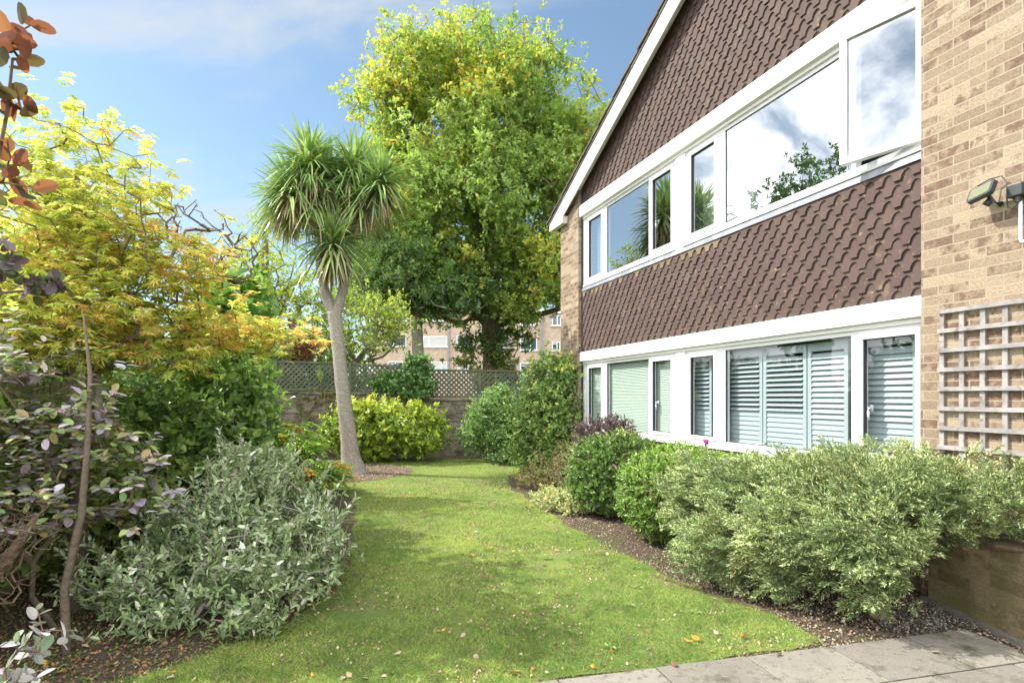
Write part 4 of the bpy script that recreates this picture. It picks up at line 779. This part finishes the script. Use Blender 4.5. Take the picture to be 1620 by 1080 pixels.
plant('sparse_shrub', 'sparse reddish brown twiggy shrub left of the round bushes', 'shrub', (.75, 9.7, 0), [(.55, 9.6, .38, .42, .4, .36), (.95, 9.3, .45, .32, .35, .42), (.25, 9.9, .2, .3, .3, .2)], 330, 7, .16, .032, .5, [(.16, .15, .05), (.12, .16, .05), (.22, .13, .06), (.20, .24, .08)], gap=.2, gsc=2.5, rtip=.0025, lump=.3)
plant('sparse_shrub', 'thin pale leggy shrub squeezed beside the farther round bush', 'shrub', (.92, 8.6, 0), [(.92, 8.6, .6, .26, .26, .5), (.9, 8.5, .2, .3, .3, .2)], 170, 7, .16, .032, .5, [(.20, .25, .09), (.14, .19, .06)], gap=.2, gsc=2.5, rtip=.003, lump=.3)
plant('variegated_plant', 'small cream and green variegated shrub at the bed edge', 'shrub', (.75, 7.95, 0), [(.62, 7.95, .17, .24, .2, .17), (.88, 7.75, .15, .25, .2, .16), (.42, 8.25, .16, .16, .14, .14)], 230, 9, .1, .034, .5, [(.38, .37, .20), (.28, .31, .14), (.17, .22, .08), (.42, .40, .25)], sub=2, spread=.05, lump=.3)

# --- spreading juniper
jn = empty('spreading_juniper', (2.65, 4.15, 0), label='wide spreading juniper with feathery sage green sprays over the bed', cat='juniper bush'); jl = (-2.65, -4.15, 0)
JE = [(2.55, 4.75, .77, .95, .55, .34), (2.10, 5.20, .62, .66, .46, .40), (1.85, 4.80, .46, .42, .36, .32), (3.15, 4.25, .87, .75, .50, .27), (2.35, 4.25, .58, .62, .34, .32), (2.1, 4.6, .42, .5, .3, .28), (3.55, 3.75, .95, .62, .50, .20), (2.45, 3.95, .58, .32, .26, .32), (3.15, 3.65, 1.0, .45, .3, .12), (2.42, 3.86, .30, .15, .12, .15), (4.0, 3.3, .96, .6, .5, .2), (2.0, 4.35, .17, .17, .12, .10)]
T, D = blob(JE, 1250, .2, .06, gap=.22, gsc=2.6, lump=.50, cut=.86)
bd_ = T-np.array((2.9, 4.3, .45)); D = nrm(nrm(bd_)*1.0+D*.55+np.array((-.10, 0, .22))+.22*R.standard_normal(D.shape))
q = MB(); grow(q, np.array([(2.66, 4.12, -.03), (2.64, 4.13, .12), (2.70, 4.2, .3), (2.85, 4.3, .42), (2.9, 4.35, .5)]), T-D*.12, .16, .05, .0022, .035); q.tube([(2.66, 4.12, -.05), (2.64, 4.13, .1), (2.68, 4.18, .28), (2.8, 4.25, .42)], [.06, .05, .045, .035], 8, rough=.1)
q.tube([(3.5, 4.2, .5), (3.3, 4.0, .55), (3.25, 3.8, .6), (3.3, 3.6, .62)], [.03, .028, .022, .015], 6, rough=.1); q.tube([(3.6, 3.9, .5), (3.35, 3.5, .58), (3.3, 3.1, .66)], [.03, .025, .015], 6, rough=.1)
q.build('stems', M['twig'], jn, loc=jl)
q = MB(); K, J = 14, 7; m = len(T)
def fronds(mb, T, D, scale, colf):
    m = len(T); up = nrm(np.array((0, 0, 1.0))+.5*R.standard_normal((m, 3))); sv = nrm(np.cross(D, up)); up = np.cross(sv, D); fl = (scale*R.uniform(.75, 1.3, m))[:, None, None]
    s_ = ((np.arange(K)+.5)/K)[None, :, None]; side = np.where(np.arange(K) % 2, 1, -1)[None, :, None]
    base = T[:, None]+D[:, None]*(s_-.55)*fl + up[:, None]*(-.12*s_**2*fl)
    sdv = nrm(D[:, None]*.75+sv[:, None]*side*.8+up[:, None]*.18*R.standard_normal((m, K, 1)))
    sll = .42*(1.05-s_)*fl+.02
    j = ((np.arange(J)+.3)/J)
    P = base[:, :, None]+sdv[:, :, None]*(sll[:, :, None]*j[None, None, :, None])
    A = nrm(sdv[:, :, None]+.55*rdir(m*K*J).reshape(m, K, J, 3)+D[:, None, None]*.3)
    P = P.reshape(-1, 3); A = A.reshape(-1, 3); leafmesh(mb, P, A, rdir(len(P)), 0.027*(1+.25*R.standard_normal(len(P))).clip(.5, 1.6), .0068, DIAM, colf(P, np.repeat(np.tile(j, m*K), 1)))
def jcol(P, j):
    f = np.clip(.32*j+.55*nzc(P, 3.0)+.12, .02, .9); c = lerp_pal([(.115, .155, .065), (.15, .195, .085), (.09, .125, .05)], [(.37, .43, .20), (.47, .52, .29), (.37, .41, .18)], f)
    k = R.random(len(P)) < np.clip(.04+.5*(nzc(P, 2.0, 7)-.35), .012, .35); c[k] = pick([(.26, .17, .09)], k.sum()); return c
T4 = np.concatenate([T+.055*R.standard_normal(T.shape)*(i > 0) for i in range(4)]); T4[:, 2] = np.maximum(T4[:, 2], .05); fronds(q, T4, nrm(np.tile(D, (4, 1))+.30*R.standard_normal((len(T4), 3))+np.array((-.22, 0, .0))), .14, jcol)
q.build('foliage', M['leaf_conifer'], jn, loc=jl)
# flower
fl = empty('pink_flower', (2.02, 5.93, 0), label='single magenta flower poking up in front of the big shuttered window', cat='flower')
q = MB(); q.tube([(0, 0, .6), (.01, 0, .9), (0, 0, 1.12)], .004, 5); q.build('stem', M['twig'], fl)
M['petal'] = mat('petal', (.62, .03, .30), .6); q = MB(); T, D = blob([(0, 0, 1.13, .022, .022, .035)], 24, .5, .5); shoots(q, T, D, 4, .02, 1.0, .022, .7, DIAM, lambda P: np.ones((len(P), 3))); q.build('petals', M['petal'], fl)

# --- left border
# silver shrub
SL = [(.36, .42, .30), (.26, .33, .22), (.46, .52, .40), (.17, .24, .13)]
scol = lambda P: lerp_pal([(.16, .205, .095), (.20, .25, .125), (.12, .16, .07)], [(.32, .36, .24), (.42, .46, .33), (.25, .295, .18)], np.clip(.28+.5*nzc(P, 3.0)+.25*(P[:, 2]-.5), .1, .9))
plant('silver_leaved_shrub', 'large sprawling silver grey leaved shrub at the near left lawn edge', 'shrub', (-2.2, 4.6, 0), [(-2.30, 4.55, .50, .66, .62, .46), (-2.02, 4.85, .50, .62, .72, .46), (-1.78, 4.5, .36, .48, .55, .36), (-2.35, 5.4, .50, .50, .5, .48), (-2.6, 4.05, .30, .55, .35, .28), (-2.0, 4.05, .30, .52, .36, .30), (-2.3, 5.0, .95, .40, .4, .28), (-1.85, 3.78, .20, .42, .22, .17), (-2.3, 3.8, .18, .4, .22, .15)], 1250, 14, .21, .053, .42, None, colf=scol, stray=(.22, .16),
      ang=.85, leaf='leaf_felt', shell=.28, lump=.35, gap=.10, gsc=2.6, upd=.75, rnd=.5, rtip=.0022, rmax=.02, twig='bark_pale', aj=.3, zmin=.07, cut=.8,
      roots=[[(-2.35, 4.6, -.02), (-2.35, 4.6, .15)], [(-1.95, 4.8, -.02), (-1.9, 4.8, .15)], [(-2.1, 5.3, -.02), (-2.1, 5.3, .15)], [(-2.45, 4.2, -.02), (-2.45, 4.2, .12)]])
# glossy green shrub
gcol = lambda P: lerp_pal([(.09, .15, .04), (.115, .19, .045), (.07, .12, .035)], [(.17, .26, .06), (.21, .30, .07)], np.clip(.25+.6*nzc(P, 2.2), .05, .7))
plant('glossy_green_shrub', 'tall glossy mid green shrub beneath the yellow maple canopy', 'shrub', (-3.2, 6.6, 0), [(-3.2, 6.2, 1.35, .60, .6, .80), (-3.05, 5.9, .95, .50, .5, .60), (-3.65, 6.9, 1.8, .65, .6, .60), (-3.5, 5.8, 1.1, .6, .6, .8), (-3.75, 7.2, 1.4, .5, .5, .6)], 900, 9, .16, .085, .55, None, colf=gcol, ang=1.0, leaf='leaf_gloss', lump=.3, gap=.12, gsc=2.0, sub=2, spread=.09, upd=.2, roots=[[(-3.2, 6.6, -.02), (-3.2, 6.6, .3), (-3.15, 6.5, .7)]])
plant('glossy_green_shrub', 'light green leafy shrub behind the glossy one towards the fence end', 'shrub', (-4.1, 9.4, 0), [(-4.5, 9.2, 1.25, .6, .7, .85), (-4.6, 9.9, 1.4, .6, .6, .7)], 480, 9, .18, .09, .5, [(.15, .27, .04), (.22, .35, .05), (.10, .19, .03)], leaf='leaf_gloss', lump=.3, sub=2, spread=.1)
plant('leafy_undergrowth', 'mid green leafy undergrowth between the fence and the silver shrub', 'shrub', (-3.6, 5.0, 0), [(-3.45, 4.9, .75, .45, .6, .65), (-3.7, 4.4, .9, .4, .5, .8), (-3.2, 5.4, .6, .4, .5, .5), (-3.9, 4.1, 1.4, .35, .4, .5)], 420, 8, .15, .07, .55, [(.12, .18, .045), (.16, .23, .055), (.09, .14, .04), (.24, .26, .07)], sub=2, spread=.1, lump=.3, leaf='leaf', gap=.1)
plant('trunk_growth', 'leafy growth and ivy hugging the trunk of the tall broad tree', 'climbing plant', (-.80, 21.5, 0), [(-.9, 21.5, 2.6, .75, .5, 1.2), (-1.5, 21.4, 3.4, .8, .5, .8), (-.3, 21.4, 2.6, .7, .5, .8), (.1, 21.4, 3.9, .8, .5, .5), (-.8, 21.5, 1.2, .6, .4, .9)], 330, 9, .3, .13, .6, None, colf=lambda P: lerp_pal(DG+[(.14, .20, .05)], [(.36, .28, .08), (.32, .20, .08)], np.clip(.9-.25*P[:, 2], .05, .6)), tpl=DIAM, sub=2, spread=.2, gap=.3, gsc=.9, roots=[[(-.8, 21.5, 0), (-.8, 21.5, 1.5), (-.8, 21.5, 3)]], step=.4)
plant('weedy_bush', 'light green bush filling the gap under the slender tree', 'bush', (-7.2, 16.0, 0), [(-7.3, 16.0, 2.4, .9, .5, .7), (-6.7, 15.9, 2.3, .5, .4, .5)], 200, 9, .2, .10, .5, YG+DG, tpl=DIAM, sub=2, spread=.15, gap=.2)
# ferny shrub with orange tints: pinnate sprays
def pinnate(name, label, at, ells, n, fl, L, pal, wts, pairs=8, **k):
    E0 = empty(name, at, label=label, cat='shrub'); at_ = np.array(at, float); T, D = blob(ells, n, .3, .08, .1, 2, .25)
    D = nrm(D*1.2+np.array((.25, -.1, .1))+.45*R.standard_normal(D.shape)); D[:, 2] *= .4; D = nrm(D)
    st = MB(); B0 = T-D*fl; grow(st, np.array([(at_[0], at_[1], -.02), (at_[0], at_[1], .4), (at_[0], at_[1], .7)]), B0, .2, .05, .003, .03); mm = B0+D*fl*.55+np.array((0, 0, .03)); tp_ = T-np.array((0, 0, fl*.22)); st.segs(B0, mm, np.full(n, .0035), np.full(n, .003), 3); st.segs(mm, tp_, np.full(n, .003), np.full(n, .0015), 3); st.build('stems', M['twig'], E0, loc=-at_)
    q = MB(); kk = pairs; s_ = ((np.arange(kk)+.6)/kk)[None, :, None]; sv = nrm(np.cross(D, np.array((0, 0, 1.0))))
    P = np.where(s_ < .55, B0[:, None]+(mm-B0)[:, None]*(s_/.55), mm[:, None]+(tp_-mm)[:, None]*((s_-.55)/.45)); c0 = pick(pal, n, wts, .12)
    for sd_ in (1, -1):
        A = D[:, None]*.55+sv[:, None]*sd_+np.array((0, 0, -.15))+.12*R.standard_normal((n, kk, 3)); c = np.clip(np.repeat(c0, kk, 0)*(1+.12*R.standard_normal((n*kk, 1))), .01, .9)
        leafmesh(q, P.reshape(-1, 3), A.reshape(-1, 3), np.tile([0, 0, 1.0], (n*kk, 1))+.25*R.standard_normal((n*kk, 3)), (L*(1.15-.5*s_)*np.ones((n, kk, 1))).ravel(), L*.36, OVAL, c, .15)
    q.build('foliage', M['leaf_gloss'], E0, loc=-at_); return E0
pinnate('ferny_shrub', 'ferny green shrub with orange tinted fronds left of the palm base', (-3.35, 8.7, 0), [(-3.4, 8.4, .85, .75, .7, .50), (-3.05, 8.1, .55, .6, .6, .38), (-3.6, 9.2, .85, .7, .7, .45), (-3.0, 9.4, .35, .55, .6, .28)], 420, .34, .085, [(.17, .28, .05), (.11, .21, .035), (.24, .34, .06), (.48, .20, .04), (.36, .26, .05)], [.3, .3, .22, .08, .1])
# yellow maple
mp = empty('yellow_maple', (-3.55, 4.75, 0), label='slender maple with translucent yellow and orange leaves at the left', cat='maple tree'); ml_ = (3.55, -4.75, 0)
ME = [(-3.55, 4.6, 3.25, .75, .7, .75), (-3.15, 4.75, 2.75, .8, .7, .42), (-3.75, 4.7, 2.5, 1.0, .8, .45), (-2.95, 5.3, 2.25, .85, .75, .28), (-2.65, 5.7, 2.2, .75, .55, .17), (-3.5, 4.5, 2.1, .8, .6, .30), (-4.4, 5.2, 2.7, .7, .8, .7), (-3.0, 4.8, 1.98, .55, .5, .22), (-2.55, 5.95, 2.3, .45, .4, .12), (-3.4, 4.3, 2.25, .75, .4, .30), (-3.9, 4.5, 2.1, .6, .5, .35)]
def mcol(P):  # yellow with orange patches
    f = np.clip(.02+.70*nzc(P, 1.6)+.28*np.clip((P[:, 0]+3.0)*1.0, -.4, 1)*(P[:, 2] > 2.05), .02, .8)
    c = lerp_pal([(.40, .40, .10), (.46, .43, .12), (.33, .37, .09), (.25, .31, .08)], [(.50, .33, .13), (.50, .39, .13), (.44, .26, .11)], f); return c
T, D = blob(ME, 1550, .45, .5, gap=.22, gsc=1.6, lump=.25, cut=.5)
q = MB(); s1 = [(-3.62, 4.8, -.03), (-3.60, 4.78, .5), (-3.52, 4.75, 1.0), (-3.6, 4.7, 1.5), (-3.66, 4.7, 1.95), (-3.56, 4.65, 2.25), (-3.50, 4.6, 2.7), (-3.46, 4.6, 3.0), (-3.52, 4.6, 3.4)]
s2 = [(-3.52, 4.75, 1.0), (-3.45, 4.75, 1.5), (-3.5, 4.8, 1.8), (-3.75, 4.8, 2.2), (-3.9, 4.85, 2.7)]; s3 = [(-3.66, 4.7, 1.95), (-3.3, 4.9, 2.1), (-2.9, 5.3, 2.15), (-2.5, 5.7, 2.2)]
nd = []
for P, r in ((s1, [.055, .045, .04, .035, .035, .032, .026, .02, .012]), (s2, [.035, .03, .025, .02, .012]), (s3, [.02, .016, .012, .008])):
    a, b = dense(P, r, len(P)*5); q.tube(a, b, 9, rough=.05); nd += list(a)
q.build('trunk', M['bark_pale'], mp, loc=ml_, smooth=True)
q = MB(); grow(q, np.array(nd), T, .16, .05, .0022, .016, 4, .4); q.build('branches', M['bark'], mp, loc=ml_)
q = MB()
for i in range(2):
    shoots(q, T+.09*R.standard_normal(T.shape)*(i > 0), D*.6+.5*R.standard_normal(D.shape), 6, .13, 1.1, .062, 1.0, MAPLE, mcol, aj=.5, flat=True, droop=.25)
q.build('foliage', M['leaf_thin'], mp, loc=ml_)
# smoke bush: rounded purple grey leaves, near left, plus the tall near shoot
RND = T_([(0, 0, 0), (.33, 0, 0), (.66, 0, 0), (1, 0, -.02), (.10, -.27, .03), (.36, -.47, .07), (.70, -.44, .06), (.93, -.22, .01), (.10, .27, .03), (.36, .47, .07), (.70, .44, .06), (.93, .22, .01)],
         [(0, 4, 5, 1), (1, 5, 6, 2), (2, 6, 7, 3), (0, 1, 9, 8), (1, 2, 10, 9), (2, 3, 11, 10)])
SM = [(.27, .23, .26), (.20, .17, .19), (.15, .19, .08), (.32, .29, .31), (.23, .27, .10), (.15, .20, .08), (.26, .22, .10)]
sb = plant('smoke_bush', 'purple grey round leaved smoke bush crowding the left edge', 'shrub', (-3.05, 3.9, 0), [(-3.15, 3.95, 1.45, .45, .35, .38), (-2.85, 4.0, 1.15, .42, .30, .32), (-3.2, 3.8, 1.0, .45, .35, .35), (-2.75, 4.1, .85, .30, .25, .20), (-3.3, 3.9, 1.8, .35, .35, .25)], 120, 8, .14, .075, .62, SM, ang=1.05, tpl=RND, leaf='leaf_felt', flat=True, rtip=.0028, rmax=.018, twig='bark', upd=.3,
           roots=[[(-3.1, 3.9, -.03), (-3.25, 3.85, .25), (-3.2, 3.8, .5), (-3.05, 3.85, .75), (-3.1, 3.9, 1.0)]], droop=.1, sub=2, spread=.12)
plant('near_shoot', 'tall copper and olive leaved shoot very close at the top left', 'shrub', (-1.50, 1.62, 0), [(-1.40, 1.6, 2.58, .03, .04, .06), (-1.42, 1.6, 2.44, .035, .05, .08), (-1.43, 1.62, 2.28, .035, .05, .08), (-1.45, 1.6, 2.14, .03, .05, .05)], 15, 4, .10, .060, .62, [(.13, .048, .028), (.075, .058, .022), (.05, .052, .02), (.16, .075, .03)], ang=1.15, tpl=RND, leaf='leaf_thin', rtip=.002, rmax=.006, step=.06, twigjit=.02, shell=.6,
      roots=[[(-1.62, 1.6, -.03), (-1.66, 1.6, .8), (-1.62, 1.6, 1.4), (-1.54, 1.6, 1.85), (-1.46, 1.6, 2.2), (-1.42, 1.6, 2.4), (-1.405, 1.6, 2.55)]])
plant('dark_sprig', 'dark purple green sprig of round leaves at the left edge above the twigs', 'shrub', (-2.35, 2.45, 0), [(-2.02, 2.45, 2.08, .10, .08, .07), (-2.15, 2.45, 2.2, .10, .08, .12), (-1.98, 2.45, 1.95, .06, .05, .04)], 17, 6, .08, .058, .62, [(.08, .06, .06), (.06, .08, .035), (.11, .09, .10)], ang=1.1, tpl=RND, leaf='leaf_felt', rtip=.002, rmax=.01, step=.1,  # sprig with a dark purple and green leaf palette
      roots=[[(-2.4, 2.4, -.03), (-2.5, 2.4, 1.0), (-2.35, 2.45, 1.8), (-2.2, 2.45, 2.05)]])
plant('pale_sprig', 'silvery lilac sprig of rounded leaves in the bottom left corner', 'shrub', (-2.1, 2.25, 0), [(-1.88, 2.2, .62, .09, .08, .09), (-1.92, 2.2, .50, .10, .08, .08)], 15, 6, .08, .058, .62, [(.26, .245, .26), (.21, .21, .20), (.17, .20, .14)], ang=1.1, tpl=RND, leaf='leaf_felt', rtip=.002, rmax=.008, step=.08, roots=[[(-2.1, 2.25, -.03), (-2.05, 2.25, .3), (-1.95, 2.2, .45)]])
# gnarled old stump with snaggy twigs
gs = empty('gnarled_stump', (-3.1, 3.45, 0), label='gnarled brown stump bristling with dead twigs at the left edge', cat='tree stump'); gl = (3.1, -3.45, 0)
q = MB(); a, b = dense([(-3.35, 3.4, -.05), (-3.28, 3.42, .2), (-3.16, 3.45, .5), (-3.02, 3.5, .72), (-2.92, 3.5, .88)], [.075, .06, .045, .028, .014], 40); q.tube(a, b, 12, rough=.16); a, b = dense([(-3.16, 3.45, .5), (-3.25, 3.4, .8), (-3.35, 3.4, 1.05)], [.045, .032, .02], 20); q.tube(a, b, 9, rough=.16); q.build('trunk', M['bark_stump'], gs, loc=gl)
q = MB(); T, D = blob([(-3.0, 3.45, .82, .32, .25, .22), (-3.1, 3.4, .50, .26, .2, .22)], 260, .5, .1); grow(q, np.array([(-3.28, 3.42, .2), (-3.16, 3.45, .5), (-3.09, 3.47, .6), (-3.02, 3.5, .72), (-2.92, 3.5, .88), (-3.25, 3.4, .8)]), T, .07, .05, .0014, .007); q.build('twigs', M['twig'], gs, loc=gl)
for i, (P, lb) in enumerate((([(-2.78, 3.55, -.03), (-2.81, 3.57, .4), (-2.74, 3.62, .85), (-2.73, 3.66, 1.3), (-2.78, 3.75, 1.75), (-2.90, 3.85, 2.15)], 'smooth slim grey brown sapling stem beside the silver shrub'), ([(-3.3, 4.3, -.03), (-3.28, 4.3, .7), (-3.3, 4.3, 1.5)], 'dark thick stem in shade behind the slim sapling'))):
    a, b = dense(P, [.030, .025, .022, .018, .013, .006] if i == 0 else [.07, .06, .05], 16); q = MB(); q.tube(a, b, 8, rough=.06); tag(q.build('sapling_stem', M['bark'], smooth=True), lb, 'stem')

# ------------------------------------------------------------------ grass, litter, leaves
poly = [tuple(p) for p in LP_]
def scat(n, x0, x1, y0, y1, dens=None):
    P = np.stack([R.uniform(x0, x1, n), R.uniform(y0, y1, n)], 1); return P[inside(P, poly)]
chunks = []
for y0, y1, n in ((2.9, 4.5, 150000), (4.5, 6.5, 120000), (6.5, 9.5, 80000), (9.5, 15, 50000)):
    chunks.append(scat(n, -5.8 if y0 > 9 else -3.4, 2.3, y0, y1))
P2 = np.concatenate(chunks)
mr_ = ((P2[:, 0]+3.3)/1.18)**2+((P2[:, 1]-12.05)/1.38)**2 > 1; P2 = P2[mr_]; P2 = P2+R.normal(0, .03, P2.shape)+R.normal(0, .16, P2.shape)*(R.random((len(P2), 1)) < .10)
bare = np.array([noise.noise(Vector((x*1.3, y*1.3, 4)))+.35*noise.noise(Vector((x*4, y*4, 2))) for x, y in P2])
edge = np.array([max(0, (x-(1.0-.2*(y-6)))*.5) if 3.4 < y < 7 else 0 for x, y in P2])
keep = bare > -.48; keep &= R.random(len(P2)) > np.clip(edge*1.1+.25*(bare < -.1), 0, .8); P2 = P2[keep]; bare = bare[keep]
tuft = np.array([noise.noise(Vector((x*5, y*5, 21)))+.6*noise.noise(Vector((x*13, y*13, 5))) for x, y in P2])
n = len(P2); P = np.concatenate([P2, np.full((n, 1), .004)], 1); far = np.clip(P2[:, 1]/7, .75, 1.9)
A = np.stack([R.normal(0, .75, n), R.normal(0, .75, n), np.ones(n)], 1)
f = np.clip(.35+.9*np.array([noise.noise(Vector((x*.9, y*.9, 11))) for x, y in P2])+.05*(P2[:, 1]-5)-.55*tuft, .05, .9)
c = lerp_pal([(.09, .165, .035), (.125, .215, .045), (.07, .125, .03), (.17, .165, .065)], [(.22, .29, .055), (.27, .32, .07), (.17, .25, .05), (.32, .29, .14)], f)
q = MB(); leafmesh(q, P, A, np.stack([R.normal(0, 1, n), R.normal(0, 1, n)-.6, np.full(n, .5)], 1), R.uniform(.016, .044, n)*(1+1.1*np.clip(tuft, 0, 1)), .0044*far, BLADE, c, 0.25); tag(q.build('grass', M['grass']), 'short green grass blades covering the lawn', 'grass', kind='stuff')
# low broad-leaved weeds in the lawn
wl = [(1.05, 4.75, 'level with the juniper tip'), (.62, 3.62, 'near the paving edge, right of centre'), (.35, 5.6, 'in the middle of the lawn'), (1.35, 4.2, 'closest to the concrete edging'), (.9, 4.35, 'just left of the one by the edging'), (-1.6, 3.35, 'in the near left corner by the silver shrub'), (1.15, 5.3, 'at the bed edge below the nearer round bush'), (.15, 3.9, 'in the near centre of the lawn'), (-.2, 4.6, 'in the shade left of centre'), (.7, 6.3, 'at the bed edge below the farther round bush')]
for x, y, lb in wl:
    q = MB(); k = 11; ph = np.arange(k)*2.4+R.random()*6; A = np.stack([np.cos(ph), np.sin(ph), np.full(k, .35)], 1); leafmesh(q, np.tile([(0, 0, .01)], (k, 1))+A*.008, A, np.tile([0, 0, 1.0], (k, 1)), R.uniform(.03, .065, k), .016, OVAL, pick([(.13, .19, .05), (.17, .23, .07)], k), .15)
    o = q.build('lawn_weed', M['leaf']); o.location = (x, y, 0); tag(o, 'small green weed rosette '+lb, 'weed', 'weed rosettes in the lawn')
# fallen leaves: a few curled shapes copied about
CURL = T_([(0, 0, .10), (.25, -.40, .02), (.62, -.46, .12), (1, 0, .22), (.62, .46, .10), (.25, .40, .16)], [(0, 1, 2, 3), (0, 3, 4, 5)])
def leaf_proto(col, tpl=CURL):
    q = MB(); leafmesh(q, np.array([(-.5, 0, 0)])*1.0, np.array([(1.0, 0, 0)]), np.array([(0, 0, 1.0)]), np.array([1.0]), .62, tpl, np.array([col])); q.segs(np.array([(-.5, 0, .1)]), np.array([(-.85, .06, .02)]), np.array([.014]), np.array([.01]), 4, np.array(col)*.7); return q
KL = {'orange': [(.58, .22, .04), (.66, .33, .05)], 'yellow': [(.62, .46, .06)], 'brown': [(.26, .14, .07), (.34, .20, .11), (.18, .10, .06)], 'tan': [(.46, .34, .20), (.52, .40, .28)]}
prot = {k: [leaf_proto(c, t).build('fallen_leaf', M['dry']) for c in v for t in (CURL, OVAL)] for k, v in KL.items()}
usedp = set()
def drop(kind, x, y, z, s, where):
    src = prot[kind][R.integers(len(prot[kind]))]
    if src.name in usedp: o = src.copy(); C.objects.link(o)
    else: o = src; usedp.add(src.name)
    o.location = (x, y, z); o.scale = (s, s, s*R.uniform(.7, 1.6)); o.rotation_euler = (R.normal(0, .3), R.normal(0, .3), R.uniform(0, 6.28)); 
    if where == 'on the lawn': where = 'on the '+('nearest' if y < 3.9 else 'near' if y < 4.8 else 'middle' if y < 6.8 else 'far')+' lawn, '+('left side' if x < -.6*y/4 else 'right side' if x > .35*y/4 else 'centre')
    elif where.startswith('on the bare'): where = ('under the silver shrub' if y > 3.9 else 'on soil in front of the silver shrub') if x < 0 else ('under the juniper' if y < 5.6 else 'under the round bushes')
    tag(o, 'small %s fallen leaf %s' % (kind, where), 'leaf', '%s fallen leaves %s' % (kind, where))
cnt_ = 0; kinds = ['orange', 'yellow', 'brown', 'tan']
while cnt_ < 185:
    y = 3.2+R.random()**1.7*8; x = R.uniform(-2.3, 1.6)
    if inside(np.array([(x, y)]), poly)[0]: drop(kinds[R.choice(4, p=[.10, .10, .45, .35])], x, y, .016, R.uniform(.026, .056), 'on the lawn'); cnt_ += 1
cnt_ = 0
while cnt_ < 110:
    if cnt_ < 75: y = R.uniform(2.9, 4.6); x = R.uniform(-3.1, -1.4)
    else: y = R.uniform(3.9, 9.5); x = R.uniform(.4, 2.9)
    if not inside(np.array([(x, y)]), poly)[0]: drop(kinds[R.choice(4, p=[.15, .08, .52, .25])], x, y, .014, R.uniform(.03, .065) if cnt_ < 75 else R.uniform(.02, .045), 'on the bare soil under the shrubs'); cnt_ += 1
for x, y, k in ((3.18, 3.68, 'orange'), (1.62, 3.47, 'brown'), (.95, 3.33, 'brown'), (2.6, 3.5, 'tan')): drop(k, x, y, .034, .055, 'on the paving')
for x, y, w_ in ((1.53, 3.76, 'by the paving, largest and rightmost of three'), (1.13, 3.66, 'by the paving, leftmost of three'), (1.20, 3.72, 'by the paving, middle of three')): drop('orange', x, y, .025, .068, w_)
for (kk, vv) in prot.items():
    for o in vv:
        if o.name not in usedp: bpy.data.objects.remove(o)
# bark chips, grit and crumbs on the beds
def crumbs(name, label, pts, smin, smax, pal, z=.0, kind='stuff'):
    n = len(pts); P = np.concatenate([pts, np.full((n, 1), z)+R.random((n, 1))*.006], 1); A = rdir(n); A[:, 2] *= .5; s_ = R.uniform(smin, smax, n)
    q = MB(); T4 = T_([(0, 0, 0), (.5, -.5, .25), (1, 0, .05), (.45, .5, .2), (.5, 0, .5)], [(0, 1, 4, 4), (1, 2, 4, 4), (2, 3, 4, 4), (3, 0, 4, 4)]); T4 = (T4[0], np.array([(0, 1, 4), (1, 2, 4), (2, 3, 4), (3, 0, 4)])); leafmesh(q, P, A, np.tile([0, 0, 1.0], (n, 1))+.4*R.standard_normal((n, 3)), s_, s_*.7, T4, pick(pal, n)); return tag(q.build(name, M['dry']), label, 'litter', kind=kind)
def bedpts(n, x0, x1, y0, y1):
    p = np.stack([R.uniform(x0, x1, n), R.uniform(y0, y1, n)], 1); return p[~inside(p, poly)]
crumbs('bark_chips', 'dark bark chips and grit scattered over the house bed', np.concatenate([bedpts(16000, .9, 3.3, 3.5, 5.5), bedpts(11000, .2, 2.6, 5.5, 9.5)]), .006, .028, [(.10, .07, .05), (.06, .042, .03), (.17, .125, .09), (.30, .25, .19)])
crumbs('leaf_litter', 'brown leaf crumbs and moss over the left border soil', bedpts(15000, -4.2, -1.2, 2.6, 5.6), .008, .034, [(.14, .09, .055), (.07, .05, .035), (.24, .13, .07), (.09, .12, .035), (.11, .14, .04)])
a_ = R.random(2500)*6.283; r_ = np.sqrt(R.random(2500)); crumbs('mulch_chips', 'bark chips spread round the palm trunk', np.stack([-3.3+1.15*r_*np.cos(a_), 12.05+1.33*r_*np.sin(a_)], 1), .012, .04, [(.18, .13, .09), (.12, .08, .06), (.34, .27, .20)], .012)
lp = scat(12000, -2.4, 2.2, 3.1, 11); crumbs('lawn_debris', 'worm casts and brown crumbs scattered through the lawn', lp[np.array([noise.noise(Vector((x*2.1, y*2.1, 7))) for x, y in lp]) > .0], .008, .030, [(.16, .11, .07), (.09, .065, .045), (.34, .27, .18), (.26, .17, .10)], .012)
gp_ = np.stack([R.uniform(2.6, 3.32, 2600), R.uniform(3.55, 4.4, 2600)], 1); gp_ = gp_[(gp_[:, 1]-3.60) > (gp_[:, 0]-1.9)*.243*.9]; crumbs('dark_gravel', 'dark wet pebbles between the paving and the low wall', gp_, .010, .028, [(.045, .042, .04), (.08, .075, .07), (.16, .15, .14)])
# thin concrete edging strip half buried along the bed
q = MB(); ed = np.array([(1.25, 5.1), (1.52, 4.72), (1.75, 4.42), (2.0, 4.15), (2.3, 3.92), (2.62, 3.78)]); n = len(ed)
for i in range(n-1):
    d = ed[i+1]-ed[i]; d = d/np.linalg.norm(d); nn_ = np.array((-d[1], d[0]))*.018; a, b = ed[i]+d*.003, ed[i+1]-d*.003; q.slab([tuple(a+nn_), tuple(a-nn_), tuple(b-nn_), tuple(b+nn_)], -.03, .014)
o = tag(q.build('bed_edging', M['mulch']), kind='structure')
